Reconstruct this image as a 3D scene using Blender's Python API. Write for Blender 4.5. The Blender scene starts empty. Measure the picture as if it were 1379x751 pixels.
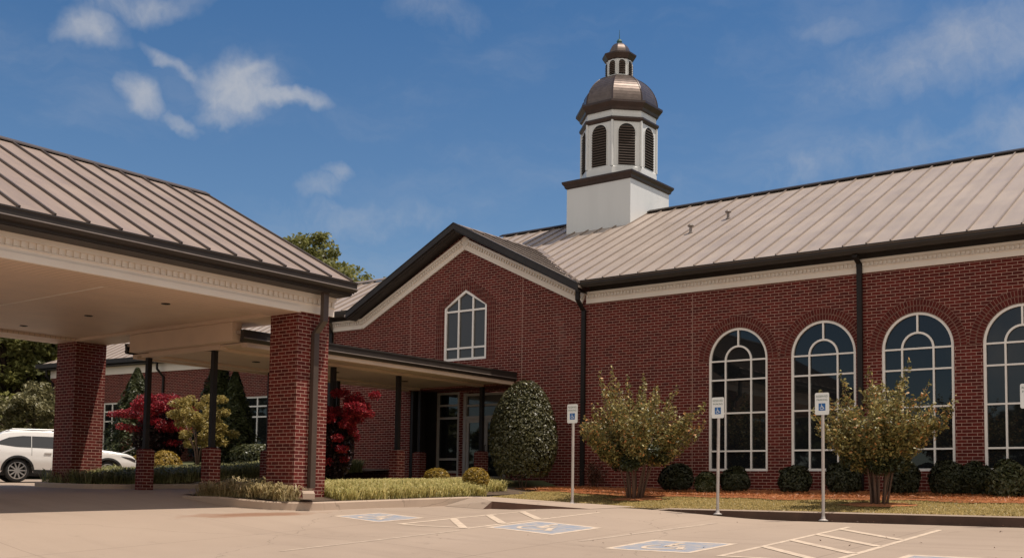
import bpy, bmesh, math, random
import numpy as np
from mathutils import Vector, Matrix
from mathutils.geometry import tessellate_polygon
random.seed(7); RNG = np.random.default_rng(11)
S = bpy.context.scene; COL = S.collection
rad = math.radians

# ------------------------------------------------------------------ camera
cam = bpy.data.cameras.new('camera'); camo = bpy.data.objects.new('camera', cam); COL.objects.link(camo)
YAW, PITCH, ROLL = -0.6563071, 0.0722590, 0.0151914
def cam_axes():
    cy, sy = math.cos(YAW), math.sin(YAW)
    f = np.array([sy, cy, 0.]); r = np.array([cy, -sy, 0.]); u = np.array([0, 0, 1.])
    cp, sp = math.cos(PITCH), math.sin(PITCH); f, u = f*cp+u*sp, u*cp-f*sp
    cr, sr = math.cos(ROLL), math.sin(ROLL); r, u = r*cr+u*sr, u*cr-r*sr
    return r, u, f
r_, u_, f_ = cam_axes()
camo.matrix_world = Matrix(((r_[0], u_[0], -f_[0], 0), (r_[1], u_[1], -f_[1], 0), (r_[2], u_[2], -f_[2], 1.6), (0, 0, 0, 1)))
cam.sensor_width = 36; cam.lens = 36*1470.26/1379; cam.shift_y = 180.1/1379
cam.clip_start = 0.1; cam.clip_end = 3000
S.camera = camo

# ------------------------------------------------------------------ sun, sky, exposure
SUNV = Vector((0.36, 0.20, 1.0)).normalized()
sun = bpy.data.lights.new('sun', 'SUN'); sun.energy = 4.9; sun.angle = rad(0.53); sun.color = (1, 0.90, 0.78)
suno = bpy.data.objects.new('sun', sun); COL.objects.link(suno)
suno.rotation_euler = SUNV.to_track_quat('Z', 'Y').to_euler(); suno.location = (10, 10, 40)
S.view_settings.view_transform = 'Standard'; S.view_settings.look = 'None'
S.view_settings.exposure = -0.06; S.view_settings.gamma = 1.0

W = bpy.data.worlds.new('World'); S.world = W; W.use_nodes = True
nt = W.node_tree; nt.nodes.clear()
def N(t, **k):
    n = nt.nodes.new(t)
    for a, b in k.items(): setattr(n, a, b)
    return n
def LK(a, b): nt.links.new(a, b)
sky = N('ShaderNodeTexSky', sky_type='NISHITA'); sky.sun_disc = False
sky.sun_elevation = math.asin(SUNV.z); sky.sun_rotation = math.atan2(SUNV.x, SUNV.y)
sky.air_density = 1.0; sky.dust_density = 0.6; sky.ozone_density = 2.5; sky.altitude = 100
tc = N('ShaderNodeTexCoord')
def vm(op, a=None, b=None):
    n = N('ShaderNodeVectorMath', operation=op)
    if a is not None:
        if isinstance(a, (tuple, Vector)): n.inputs[0].default_value = a
        else: LK(a, n.inputs[0])
    if b is not None:
        if isinstance(b, (tuple, Vector)): n.inputs[1].default_value = b
        else: LK(b, n.inputs[1])
    return n.outputs['Value'] if op in ('DOT_PRODUCT', 'LENGTH') else n.outputs[0]
def mt(op, a, b=None, c=None, clamp=False):
    n = N('ShaderNodeMath', operation=op); n.use_clamp = clamp
    for i, v in enumerate((a, b, c)):
        if v is None: continue
        if isinstance(v, (int, float)): n.inputs[i].default_value = v
        else: LK(v, n.inputs[i])
    return n.outputs[0]
DIR = tc.outputs['Generated']
def noise(scale, detail=6, rough=0.55, vec=None, stretch=None):
    n = N('ShaderNodeTexNoise'); n.inputs['Scale'].default_value = scale; n.inputs['Detail'].default_value = detail
    n.inputs['Roughness'].default_value = rough
    LK(vm('MULTIPLY', vec or DIR, stretch) if stretch else (vec or DIR), n.inputs['Vector'])
    return n
warp = noise(9, 5, .6)
wv = vm('SCALE', vm('SUBTRACT', warp.outputs['Color'], (.5, .5, .5))); wv.node.inputs['Scale'].default_value = .07
DW = vm('ADD', DIR, wv)
# cumulus patches: (azimuth from +Y towards +X, elevation, half width, half height, tilt, weight) in degrees
PATCH = [
 (-52.3, 19.7, 1.9, 1.15, 12, 1.0), (-50.2, 19.35, 1.9, .50, -4, .95), (-53.2, 18.55, 1.4, .55, 0, .72), (-51.6, 20.5, 1.1, .5, 10, .85), (-55.2, 18.2, 1.1, .4, -20, .62),
 (-57.3, 19.1, .95, .80, 0, .90), (-55.5, 20.6, 1.8, .42, -32, .66), (-59.6, 21.8, 1.4, .85, 10, .78), (-57.3, 23.3, 3.2, .7, 6, .62),
 (-41.9, 24.3, 3.0, 1.2, 0, .40), (-47.9, 15.6, 1.6, .7, 20, .56), (-47.2, 16.3, .8, .4, 0, .60), (-45.5, 14.2, 6.0, 1.6, 5, .46), (-41.5, 17, 3.0, 1.4, 0, .26),
 (-19.5, 16.8, 9, 1.6, 6, .46), (-15.0, 21.4, 7, 2.0, 12, .56), (-20.8, 22.8, 2.5, .7, -5, .42), (-11.0, 18.0, 6, 1.7, 10, .52), (-29, 15.8, 4, 1.0, 0, .32)]
acc = None
for az, el, w, h, tilt, wt in PATCH:
    a, e = rad(az), rad(el)
    c = Vector((math.sin(a)*math.cos(e), math.cos(a)*math.cos(e), math.sin(e)))
    e1 = Vector((math.cos(a), -math.sin(a), 0)); e2 = c.cross(e1); e2 = e2 if e2.z > 0 else -e2
    t = rad(tilt); b1 = e1*math.cos(t)+e2*math.sin(t); b2 = e2*math.cos(t)-e1*math.sin(t)
    d = vm('SUBTRACT', DW, tuple(c))
    uu = mt('MULTIPLY', vm('DOT_PRODUCT', d, tuple(b1)), 1/rad(w)); vv = mt('MULTIPLY', vm('DOT_PRODUCT', d, tuple(b2)), 1/rad(h))
    r2 = mt('ADD', mt('MULTIPLY', uu, uu), mt('MULTIPLY', vv, vv))
    g = mt('MULTIPLY', mt('EXPONENT', mt('MULTIPLY', r2, -0.55)), wt)
    acc = g if acc is None else mt('MAXIMUM', acc, g)
fine = noise(26, 9, .62, vec=DW)
wisp = noise(5.0, 8, .6, vec=DW, stretch=(1, 1, 3.2))
den = mt('MULTIPLY', acc, mt('ADD', mt('MULTIPLY', fine.outputs['Fac'], 1.5), .28))
mr = N('ShaderNodeMapRange', interpolation_type='SMOOTHSTEP'); LK(den, mr.inputs[0]); mr.inputs[1].default_value = .06; mr.inputs[2].default_value = 1.15; mr.inputs[4].default_value = .74
mw = N('ShaderNodeMapRange', interpolation_type='SMOOTHSTEP'); LK(wisp.outputs['Fac'], mw.inputs[0]); mw.inputs[1].default_value = .46; mw.inputs[2].default_value = .82
mw.inputs[4].default_value = .15
sep = N('ShaderNodeSeparateXYZ'); LK(DIR, sep.inputs[0])
# thin high haze gathers towards the lower sky
mh = N('ShaderNodeMapRange'); LK(sep.outputs['Z'], mh.inputs[0]); mh.inputs[1].default_value = .55; mh.inputs[2].default_value = .12; mh.inputs[3].default_value = 0; mh.inputs[4].default_value = .15
cf = mt('MAXIMUM', mr.outputs[0], mt('ADD', mw.outputs[0], mh.outputs[0]), clamp=True)
hs = N('ShaderNodeHueSaturation'); hs.inputs['Hue'].default_value = .5; hs.inputs['Saturation'].default_value = 1.36; hs.inputs['Value'].default_value = .90
LK(sky.outputs[0], hs.inputs['Color'])
mx = N('ShaderNodeMix', data_type='RGBA'); LK(cf, mx.inputs[0]); LK(hs.outputs[0], mx.inputs[6]); mx.inputs[7].default_value = (5.6, 5.6, 5.7, 1)
# unseen bank of bright cumulus behind the camera, added to fill the shaded walls
bk = vm('DOT_PRODUCT', DIR, tuple(Vector((.45, -.62, .64)).normalized()))
bn = noise(2.6, 7, .6); mb_ = N('ShaderNodeMapRange', interpolation_type='SMOOTHSTEP')
LK(mt('ADD', bk, mt('MULTIPLY', mt('SUBTRACT', bn.outputs['Fac'], .5), .9)), mb_.inputs[0]); mb_.inputs[1].default_value = .42; mb_.inputs[2].default_value = .62
m2 = N('ShaderNodeMix', data_type='RGBA'); LK(mb_.outputs[0], m2.inputs[0]); LK(mx.outputs[2], m2.inputs[6]); m2.inputs[7].default_value = (8.4, 8.0, 7.5, 1)
bg = N('ShaderNodeBackground'); LK(m2.outputs[2], bg.inputs[0]); bg.inputs[1].default_value = 0.105
out = N('ShaderNodeOutputWorld'); LK(bg.outputs[0], out.inputs[0])

# ------------------------------------------------------------------ materials
def newmat(name):
    m = bpy.data.materials.new(name); m.use_nodes = True
    t = m.node_tree; b = t.nodes['Principled BSDF']
    return m, t, b
def nd(t, typ, **k):
    n = t.nodes.new(typ)
    for a, v in k.items(): setattr(n, a, v)
    return n
def mixrgb(t, fac, a, b, blend='MIX'):
    n = nd(t, 'ShaderNodeMix', data_type='RGBA', blend_type=blend)
    for i, v in ((0, fac), (6, a), (7, b)):
        if isinstance(v, (tuple, float, int)): n.inputs[i].default_value = (*v, 1) if isinstance(v, tuple) and len(v) == 3 else v
        else: t.links.new(v, n.inputs[i])
    return n.outputs[2]
def tnoise(t, scale, detail=5, rough=.55, coord='Object', stretch=None):
    c = nd(t, 'ShaderNodeTexCoord'); n = nd(t, 'ShaderNodeTexNoise')
    n.inputs['Scale'].default_value = scale; n.inputs['Detail'].default_value = detail; n.inputs['Roughness'].default_value = rough
    o = c.outputs[coord]
    if stretch:
        mp = nd(t, 'ShaderNodeMapping'); mp.inputs['Scale'].default_value = stretch; t.links.new(o, mp.inputs[0]); o = mp.outputs[0]
    t.links.new(o, n.inputs['Vector']); return n.outputs['Fac']
def ramp(t, v, lo, hi, a=0., b=1.):
    n = nd(t, 'ShaderNodeMapRange'); t.links.new(v, n.inputs[0])
    for i, x in ((1, lo), (2, hi), (3, a), (4, b)): n.inputs[i].default_value = x
    return n.outputs[0]
def bump(t, b, h, strength=.3, dist=.02):
    n = nd(t, 'ShaderNodeBump'); n.inputs['Strength'].default_value = strength; n.inputs['Distance'].default_value = dist
    t.links.new(h, n.inputs['Height']); t.links.new(n.outputs[0], b.inputs['Normal'])
def mat(name, col, rough=.6, col2=None, scale=3., lo=.35, hi=.7, stretch=None, metal=0., bscale=None, bstr=.2, bdist=.01, spec=.5, coat=0.):
    m, t, b = newmat(name)
    b.inputs['Roughness'].default_value = rough; b.inputs['Metallic'].default_value = metal; b.inputs['Specular IOR Level'].default_value = spec
    b.inputs['Coat Weight'].default_value = coat
    col2 = col2 or tuple(c*.8 for c in col)
    c = mixrgb(t, ramp(t, tnoise(t, scale, stretch=stretch), lo, hi), col, col2)
    t.links.new(c, b.inputs['Base Color'])
    if bscale: bump(t, b, tnoise(t, bscale), bstr, bdist)
    return m
def brickmat(name, c1, c2, mort, bw=.2413, rh=.0813, ms=.0058, off=.5, stain=.25):
    m, t, b = newmat(name)
    uv = nd(t, 'ShaderNodeUVMap'); br = nd(t, 'ShaderNodeTexBrick'); br.offset = off
    t.links.new(uv.outputs[0], br.inputs['Vector'])
    for k, v in (('Scale', 1), ('Mortar Size', ms), ('Mortar Smooth', .25), ('Bias', -.2), ('Brick Width', bw), ('Row Height', rh)): br.inputs[k].default_value = v
    br.inputs['Color1'].default_value = (*c1, 1); br.inputs['Color2'].default_value = (*c2, 1); br.inputs['Mortar'].default_value = (*mort, 1)
    c = mixrgb(t, ramp(t, tnoise(t, .55, 6), .35, .75, 0, stain), br.outputs['Color'], (.75, .62, .55), 'MULTIPLY')
    c = mixrgb(t, ramp(t, tnoise(t, 28, 3), .3, .7, 0, .3), c, (.62, .5, .48), 'MULTIPLY')
    c = mixrgb(t, ramp(t, tnoise(t, 3.2, 2, .5, stretch=(1, 1, 3)), .52, .66, 0, .38), c, (.60, .55, .60), 'MULTIPLY')
    c = mixrgb(t, ramp(t, tnoise(t, .8, 7, .7, stretch=(1, 1, .35)), .58, .80, 0, .16), c, (.45, .33, .27))
    t.links.new(c, b.inputs['Base Color']); b.inputs['Roughness'].default_value = .85; b.inputs['Specular IOR Level'].default_value = .25
    inv = nd(t, 'ShaderNodeMath', operation='SUBTRACT'); inv.inputs[0].default_value = 1; t.links.new(br.outputs['Fac'], inv.inputs[1])
    bump(t, b, inv.outputs[0], .5, .008)
    return m
M = {}
M['brick'] = brickmat('red_brick', (.132, .0165, .0115), (.064, .0088, .0068), (.43, .28, .225), ms=.0075)
M['arch'] = brickmat('arch_brick', (.112, .016, .0115), (.066, .010, .008), (.30, .18, .14), bw=.085, rh=.147, ms=.007, off=0.)
M['trim'] = mat('cream_trim', (.79, .71, .625), .55, (.74, .65, .565), 1.2)
M['joint'] = mat('joint_sealant', (.36, .22, .17), .8)
M['eframe'] = mat('shaded_entry_frame', (.36, .315, .28), .45, (.32, .28, .25), 5)  # frame colour darkened to stand for the shade of the entrance recess
M['white'] = mat('white_paint', (.64, .64, .63), .45, (.60, .60, .59), 2, stretch=(1, 1, .15))
M['frame'] = mat('window_frame_white', (.82, .775, .725), .4, (.77, .72, .67), 5)
M['brown'] = mat('brown_gutter', (.026, .020, .017), .5, (.034, .027, .023), 3, spec=.35)
M['postm'] = mat('brown_post', (.014, .011, .010), .55, (.02, .016, .014), 4, spec=.25)
M['downs'] = mat('downspout_brown', (.075, .052, .040), .42, (.06, .043, .034), 3)
M['dark'] = mat('dark_interior', (.012, .011, .010), .8)
M['lip'] = mat('pale_metal_lip_highlight', (.22, .18, .16), .4, (.17, .14, .12), 4)  # paler metal; along gutter lips it paints their highlight
def roofmat(name, c, c2, rough):
    m, t, b = newmat(name)
    k = mixrgb(t, ramp(t, tnoise(t, .5, 7, .6), .35, .7), c, c2)
    k = mixrgb(t, ramp(t, tnoise(t, 60, 2, .6), .35, .65, 0, .14), k, (.4, .36, .33), 'MULTIPLY')
    k = mixrgb(t, ramp(t, tnoise(t, 1.0, 5, .6, stretch=(3.5, .35, .35) if 'tan' in name else (.35, 3.5, .35)), .42, .72, 0, .45), k, tuple(x*.72 for x in c2))
    t.links.new(k, b.inputs['Base Color']); t.links.new(ramp(t, tnoise(t, 1.3, 4), .3, .7, rough-.08, rough+.14), b.inputs['Roughness']); b.inputs['Specular IOR Level'].default_value = .5
    bump(t, b, tnoise(t, 1.6, 3), .16, .03)
    return m
M['roof'] = roofmat('tan_metal_roof', (.385, .315, .268), (.33, .268, .226), .45)
M['roof_c'] = roofmat('weathered_metal_roof', (.292, .218, .176), (.238, .176, .142), .5)
M['rib'] = mat('roof_seam', (.27, .215, .182), .45, (.22, .175, .145), 3)
M['rib_c'] = mat('weathered_seam', (.085, .064, .053), .5, (.065, .048, .040), 3)
M['copper'] = mat('aged_copper', (.150, .115, .100), .36, (.105, .080, .070), 5, metal=.6)
M['copper_d'] = mat('dark_copper', (.055, .034, .029), .4, (.04, .026, .022), 4, metal=.3)
M['green'] = mat('verdigris', (.03, .09, .075), .5)
M['louver'] = mat('brown_louver', (.085, .060, .048), .55, (.07, .05, .04), 8)
def plankmat(name, c, c2, axis, w):
    m, t, b = newmat(name)
    g = nd(t, 'ShaderNodeNewGeometry'); sp = nd(t, 'ShaderNodeSeparateXYZ'); t.links.new(g.outputs['Position'], sp.inputs[0])
    f = nd(t, 'ShaderNodeMath', operation='MULTIPLY'); t.links.new(sp.outputs[axis], f.inputs[0]); f.inputs[1].default_value = 1/w
    fr = nd(t, 'ShaderNodeMath', operation='FRACT'); t.links.new(f.outputs[0], fr.inputs[0])
    st = nd(t, 'ShaderNodeMath', operation='LESS_THAN'); t.links.new(fr.outputs[0], st.inputs[0]); st.inputs[1].default_value = .1
    k = mixrgb(t, ramp(t, tnoise(t, .8, 4), .35, .7), c, c2); k = mixrgb(t, st.outputs[0], k, tuple(x*.55 for x in c))
    t.links.new(k, b.inputs['Base Color']); b.inputs['Roughness'].default_value = .55
    inv = nd(t, 'ShaderNodeMath', operation='SUBTRACT'); inv.inputs[0].default_value = 1; t.links.new(st.outputs[0], inv.inputs[1]); bump(t, b, inv.outputs[0], .4, .01)
    return m
M['soffit'] = plankmat('cream_soffit', (.62, .46, .34), (.56, .41, .30), 'Y', .15)
M['beam'] = mat('cream_beam', (.62, .46, .34), .55, (.55, .41, .31), 1.5)
def glassmat(name, c=(.010, .011, .012), rough=.02, ior=1.55):
    m, t, b = newmat(name)
    b.inputs['Base Color'].default_value = (*c, 1); b.inputs['Roughness'].default_value = rough; b.inputs['IOR'].default_value = ior
    bump(t, b, tnoise(t, .9, 2), .02, .02)
    return m
M['glass'] = glassmat('dark_window_glass')
M['glass_up'] = glassmat('grey_window_glass', (.068, .064, .058), .06, 1.45)
M['carglass'] = glassmat('tinted_car_glass', (.02, .02, .022), .03, 1.7)
def concretemat(name, c, c2, joint=None):
    m, t, b = newmat(name)
    k = mixrgb(t, ramp(t, tnoise(t, .28, 7, .62), .33, .70), c, c2)
    k = mixrgb(t, ramp(t, tnoise(t, .9, 5, .6, stretch=(.25, 1.6, 1)), .5, .78, 0, .5), k, tuple(x*.74 for x in c2))
    k = mixrgb(t, ramp(t, tnoise(t, 45, 3, .7), .35, .7, 0, .22), k, tuple(x*.55 for x in c))
    if joint:
        g = nd(t, 'ShaderNodeNewGeometry'); sp = nd(t, 'ShaderNodeSeparateXYZ'); t.links.new(g.outputs['Position'], sp.inputs[0])
        for ax, per, ofs in joint:
            f = nd(t, 'ShaderNodeMath', operation='MULTIPLY_ADD'); t.links.new(sp.outputs[ax], f.inputs[0]); f.inputs[1].default_value = 1/per; f.inputs[2].default_value = ofs
            fr = nd(t, 'ShaderNodeMath', operation='FRACT'); t.links.new(f.outputs[0], fr.inputs[0])
            ls = nd(t, 'ShaderNodeMath', operation='LESS_THAN'); t.links.new(fr.outputs[0], ls.inputs[0]); ls.inputs[1].default_value = .018/per
            k = mixrgb(t, ls.outputs[0], k, tuple(x*.62 for x in c2))
    k = mixrgb(t, ramp(t, tnoise(t, 1.7, 8, .72), .60, .70, 0, .42), k, tuple(x*.60 for x in c2))
    k = mixrgb(t, ramp(t, tnoise(t, .11, 3, .5), .42, .62, 0, .35), k, tuple(x*1.16 for x in c))
    vo = nd(t, 'ShaderNodeTexVoronoi', feature='DISTANCE_TO_EDGE'); vo.inputs['Scale'].default_value = .17; gg = nd(t, 'ShaderNodeNewGeometry')
    wpn = nd(t, 'ShaderNodeTexNoise'); wpn.inputs['Scale'].default_value = 1.2; wpn.inputs['Detail'].default_value = 6; t.links.new(gg.outputs['Position'], wpn.inputs['Vector'])
    wm_ = nd(t, 'ShaderNodeVectorMath', operation='MULTIPLY_ADD'); t.links.new(wpn.outputs['Color'], wm_.inputs[0]); wm_.inputs[1].default_value = (.9, .9, 0); t.links.new(gg.outputs['Position'], wm_.inputs[2]); t.links.new(wm_.outputs[0], vo.inputs['Vector'])
    k = mixrgb(t, ramp(t, vo.outputs['Distance'], .0, .0022, .55, 0), k, tuple(x*.35 for x in c2))
    # rusty runoff stain below the island corner
    s = nd(t, 'ShaderNodeTexCoord'); mp = nd(t, 'ShaderNodeMapping'); mp.vector_type = 'TEXTURE'
    mp.inputs['Location'].default_value = (-17.9, 14.6, 1.1); mp.inputs['Scale'].default_value = (.5, 1.9, 2); mp.inputs['Rotation'].default_value = (0, 0, rad(-8))
    t.links.new(s.outputs['Object'], mp.inputs[0]); ln = nd(t, 'ShaderNodeVectorMath', operation='LENGTH'); t.links.new(mp.outputs[0], ln.inputs[0])
    sm = nd(t, 'ShaderNodeMath', operation='ADD'); t.links.new(ln.outputs['Value'], sm.inputs[0]); t.links.new(ramp(t, tnoise(t, 2.5, 6), 0, 1, -.5, .5), sm.inputs[1])
    k = mixrgb(t, ramp(t, sm.outputs[0], .45, 1.0, .7, 0), k, (.20, .085, .038))
    t.links.new(k, b.inputs['Base Color']); b.inputs['Roughness'].default_value = .85; b.inputs['Specular IOR Level'].default_value = .25
    bump(t, b, tnoise(t, 30, 5, .7), .12, .006)
    return m
M['lot'] = concretemat('lot_concrete', (.365, .282, .220), (.310, .236, .182), joint=(('X', 4.6, .38), ('Y', 4.6, .12)))
M['kerb'] = concretemat('kerb_concrete', (.43, .33, .255), (.36, .272, .21))
M['kerb_shade'] = mat('shaded_kerb_face', (.125, .066, .046), .9, (.08, .042, .030), 2.2, bscale=25)  # kerb and ramp faces turned from the sun: shade put into the colour
M['walk'] = concretemat('walk_concrete', (.41, .315, .245), (.35, .265, .205))
def paintmat(name, c, base, lo, hi):
    m, t, b = newmat(name)
    k = mixrgb(t, ramp(t, tnoise(t, 5.5, 7, .7), lo, hi), c, base); t.links.new(k, b.inputs['Base Color']); b.inputs['Roughness'].default_value = .8
    return m
M['line'] = paintmat('worn_cream_paint', (.60, .475, .36), (.345, .265, .205), .40, .78)
M['linef'] = paintmat('faded_cream_paint', (.50, .395, .30), (.345, .265, .205), .30, .62)
M['blue'] = paintmat('worn_blue_paint', (.175, .228, .315), (.42, .34, .27), .32, .72)
M['soil'] = mat('soil', (.10, .065, .04), .95, (.06, .04, .026), 3, bscale=20)
M['lawn'] = mat('lawn_ground', (.32, .225, .105), .95, (.20, .155, .062), 1.3, bscale=35, bstr=.6, bdist=.03)
M['mulch'] = mat('pine_straw', (.46, .17, .058), .95, (.30, .10, .036), 6, bscale=40, bstr=.9, bdist=.04)
M['grassg'] = mat('grass_ground', (.085, .085, .03), .95, (.06, .07, .024), 1.0, bscale=20, bstr=.5, bdist=.03)
M['hill'] = mat('far_grass', (.10, .11, .04), .95, (.07, .085, .03), .2)
M['carwhite'] = mat('pearl_white_paint', (.70, .68, .66), .25, (.69, .67, .65), 2, coat=.5)
M['plastic'] = mat('black_plastic', (.014, .014, .014), .55)
M['tyre'] = mat('tyre_rubber', (.012, .012, .012), .8)
M['alloy'] = mat('silver_alloy', (.55, .54, .53), .3, metal=.8)
M['redlens'] = mat('red_lens', (.35, .015, .012), .15)
M['headlens'] = mat('headlight_lens', (.05, .045, .05), .12, coat=.5)
M['steel'] = mat('galvanised_post', (.47, .42, .39), .45, (.40, .355, .33), 6, metal=.25)
M['signw'] = mat('sign_white', (.74, .75, .73), .4, (.70, .71, .69), 6)
M['signg'] = mat('sign_green', (.035, .10, .07), .5)
M['signb'] = mat('sign_blue', (.012, .115, .36), .4)
M['rail'] = mat('white_rail', (.72, .70, .67), .4)
def leafmat(name, a, b_, tip=None, trans=.25, rough=.45, spec=.4):
    m, t, b = newmat(name)
    g = nd(t, 'ShaderNodeNewGeometry'); cr = nd(t, 'ShaderNodeValToRGB'); t.links.new(g.outputs['Random Per Island'], cr.inputs[0])
    cr.color_ramp.elements[0].color = (*a, 1); cr.color_ramp.elements[1].color = (*b_, 1)
    if tip: e = cr.color_ramp.elements.new(.86); e.color = (*b_, 1); cr.color_ramp.elements[2].color = (*tip, 1)
    k = mixrgb(t, ramp(t, tnoise(t, 1.4, 3), .35, .65, 0, .35), cr.outputs[0], (.7, .68, .5), 'MULTIPLY')
    t.links.new(k, b.inputs['Base Color']); b.inputs['Roughness'].default_value = rough; b.inputs['Specular IOR Level'].default_value = spec
    tr = nd(t, 'ShaderNodeBsdfTranslucent'); t.links.new(k, tr.inputs[0]); ms = nd(t, 'ShaderNodeMixShader'); ms.inputs[0].default_value = trans
    t.links.new(b.outputs[0], ms.inputs[1]); t.links.new(tr.outputs[0], ms.inputs[2]); t.links.new(ms.outputs[0], t.nodes['Material Output'].inputs[0])
    return m
M['holly'] = leafmat('holly_leaf', (.040, .041, .015), (.105, .094, .034), rough=.42, spec=.45, trans=.1)
M['shrub'] = leafmat('shrub_leaf', (.022, .026, .012), (.052, .052, .020), rough=.5, spec=.3, trans=.12)
M['shrubl'] = leafmat('light_shrub_leaf', (.04, .05, .018), (.10, .095, .035), rough=.4, trans=.15)
M['gold'] = leafmat('golden_leaf', (.17, .115, .018), (.42, .27, .040), trans=.25)
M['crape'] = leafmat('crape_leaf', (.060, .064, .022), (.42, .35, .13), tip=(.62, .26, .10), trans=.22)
M['craped'] = leafmat('shaded_old_crape_leaf', (.022, .028, .012), (.060, .064, .024), trans=.12)  # inner lower leaves: older, darker green, with their shade added to the colour
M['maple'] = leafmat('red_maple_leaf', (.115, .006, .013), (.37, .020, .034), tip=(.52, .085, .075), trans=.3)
M['mapled'] = leafmat('shaded_maple_leaf', (.012, .006, .006), (.03, .009, .010), trans=.1)  # shade of the lower foliage put into a near-black leaf colour
M['ylw'] = leafmat('pale_green_leaf', (.22, .18, .05), (.46, .35, .12), trans=.35)
M['cyp'] = leafmat('cypress_leaf', (.040, .050, .020), (.085, .092, .034), trans=.2)
M['tree'] = leafmat('broad_leaf', (.085, .085, .026), (.23, .20, .065), trans=.35)
M['treel'] = leafmat('pale_broad_leaf', (.11, .118, .036), (.30, .285, .095), trans=.45)  # lighter, yellower leaf green
M['treed'] = leafmat('dark_broad_leaf', (.05, .058, .019), (.125, .125, .040), trans=.3)
M['treeg'] = leafmat('grey_green_leaf', (.11, .105, .05), (.25, .22, .11), trans=.25)
M['lir'] = leafmat('liriope_blade', (.36, .34, .12), (.74, .63, .30), trans=.5)
M['lirp'] = leafmat('pale_liriope_blade', (.28, .235, .11), (.62, .50, .29), trans=.4)
M['lird'] = leafmat('dark_liriope_blade', (.14, .155, .055), (.50, .46, .22), trans=.4)
M['blade'] = leafmat('dry_grass_blade', (.27, .215, .080), (.58, .44, .19), trans=.45)
M['straw'] = leafmat('pine_straw_needle', (.36, .125, .045), (.60, .25, .095), trans=.1)
M['dead'] = leafmat('dead_leaf', (.06, .03, .02), (.14, .06, .035), trans=.1)
M['bark'] = mat('bark', (.12, .075, .052), .9, (.07, .045, .033), 6, stretch=(1, 1, .2), bscale=20, bstr=.5)
M['barkp'] = mat('pale_bark', (.155, .092, .065), .85, (.09, .055, .040), 5, stretch=(1, 1, .2), bscale=20)

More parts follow.
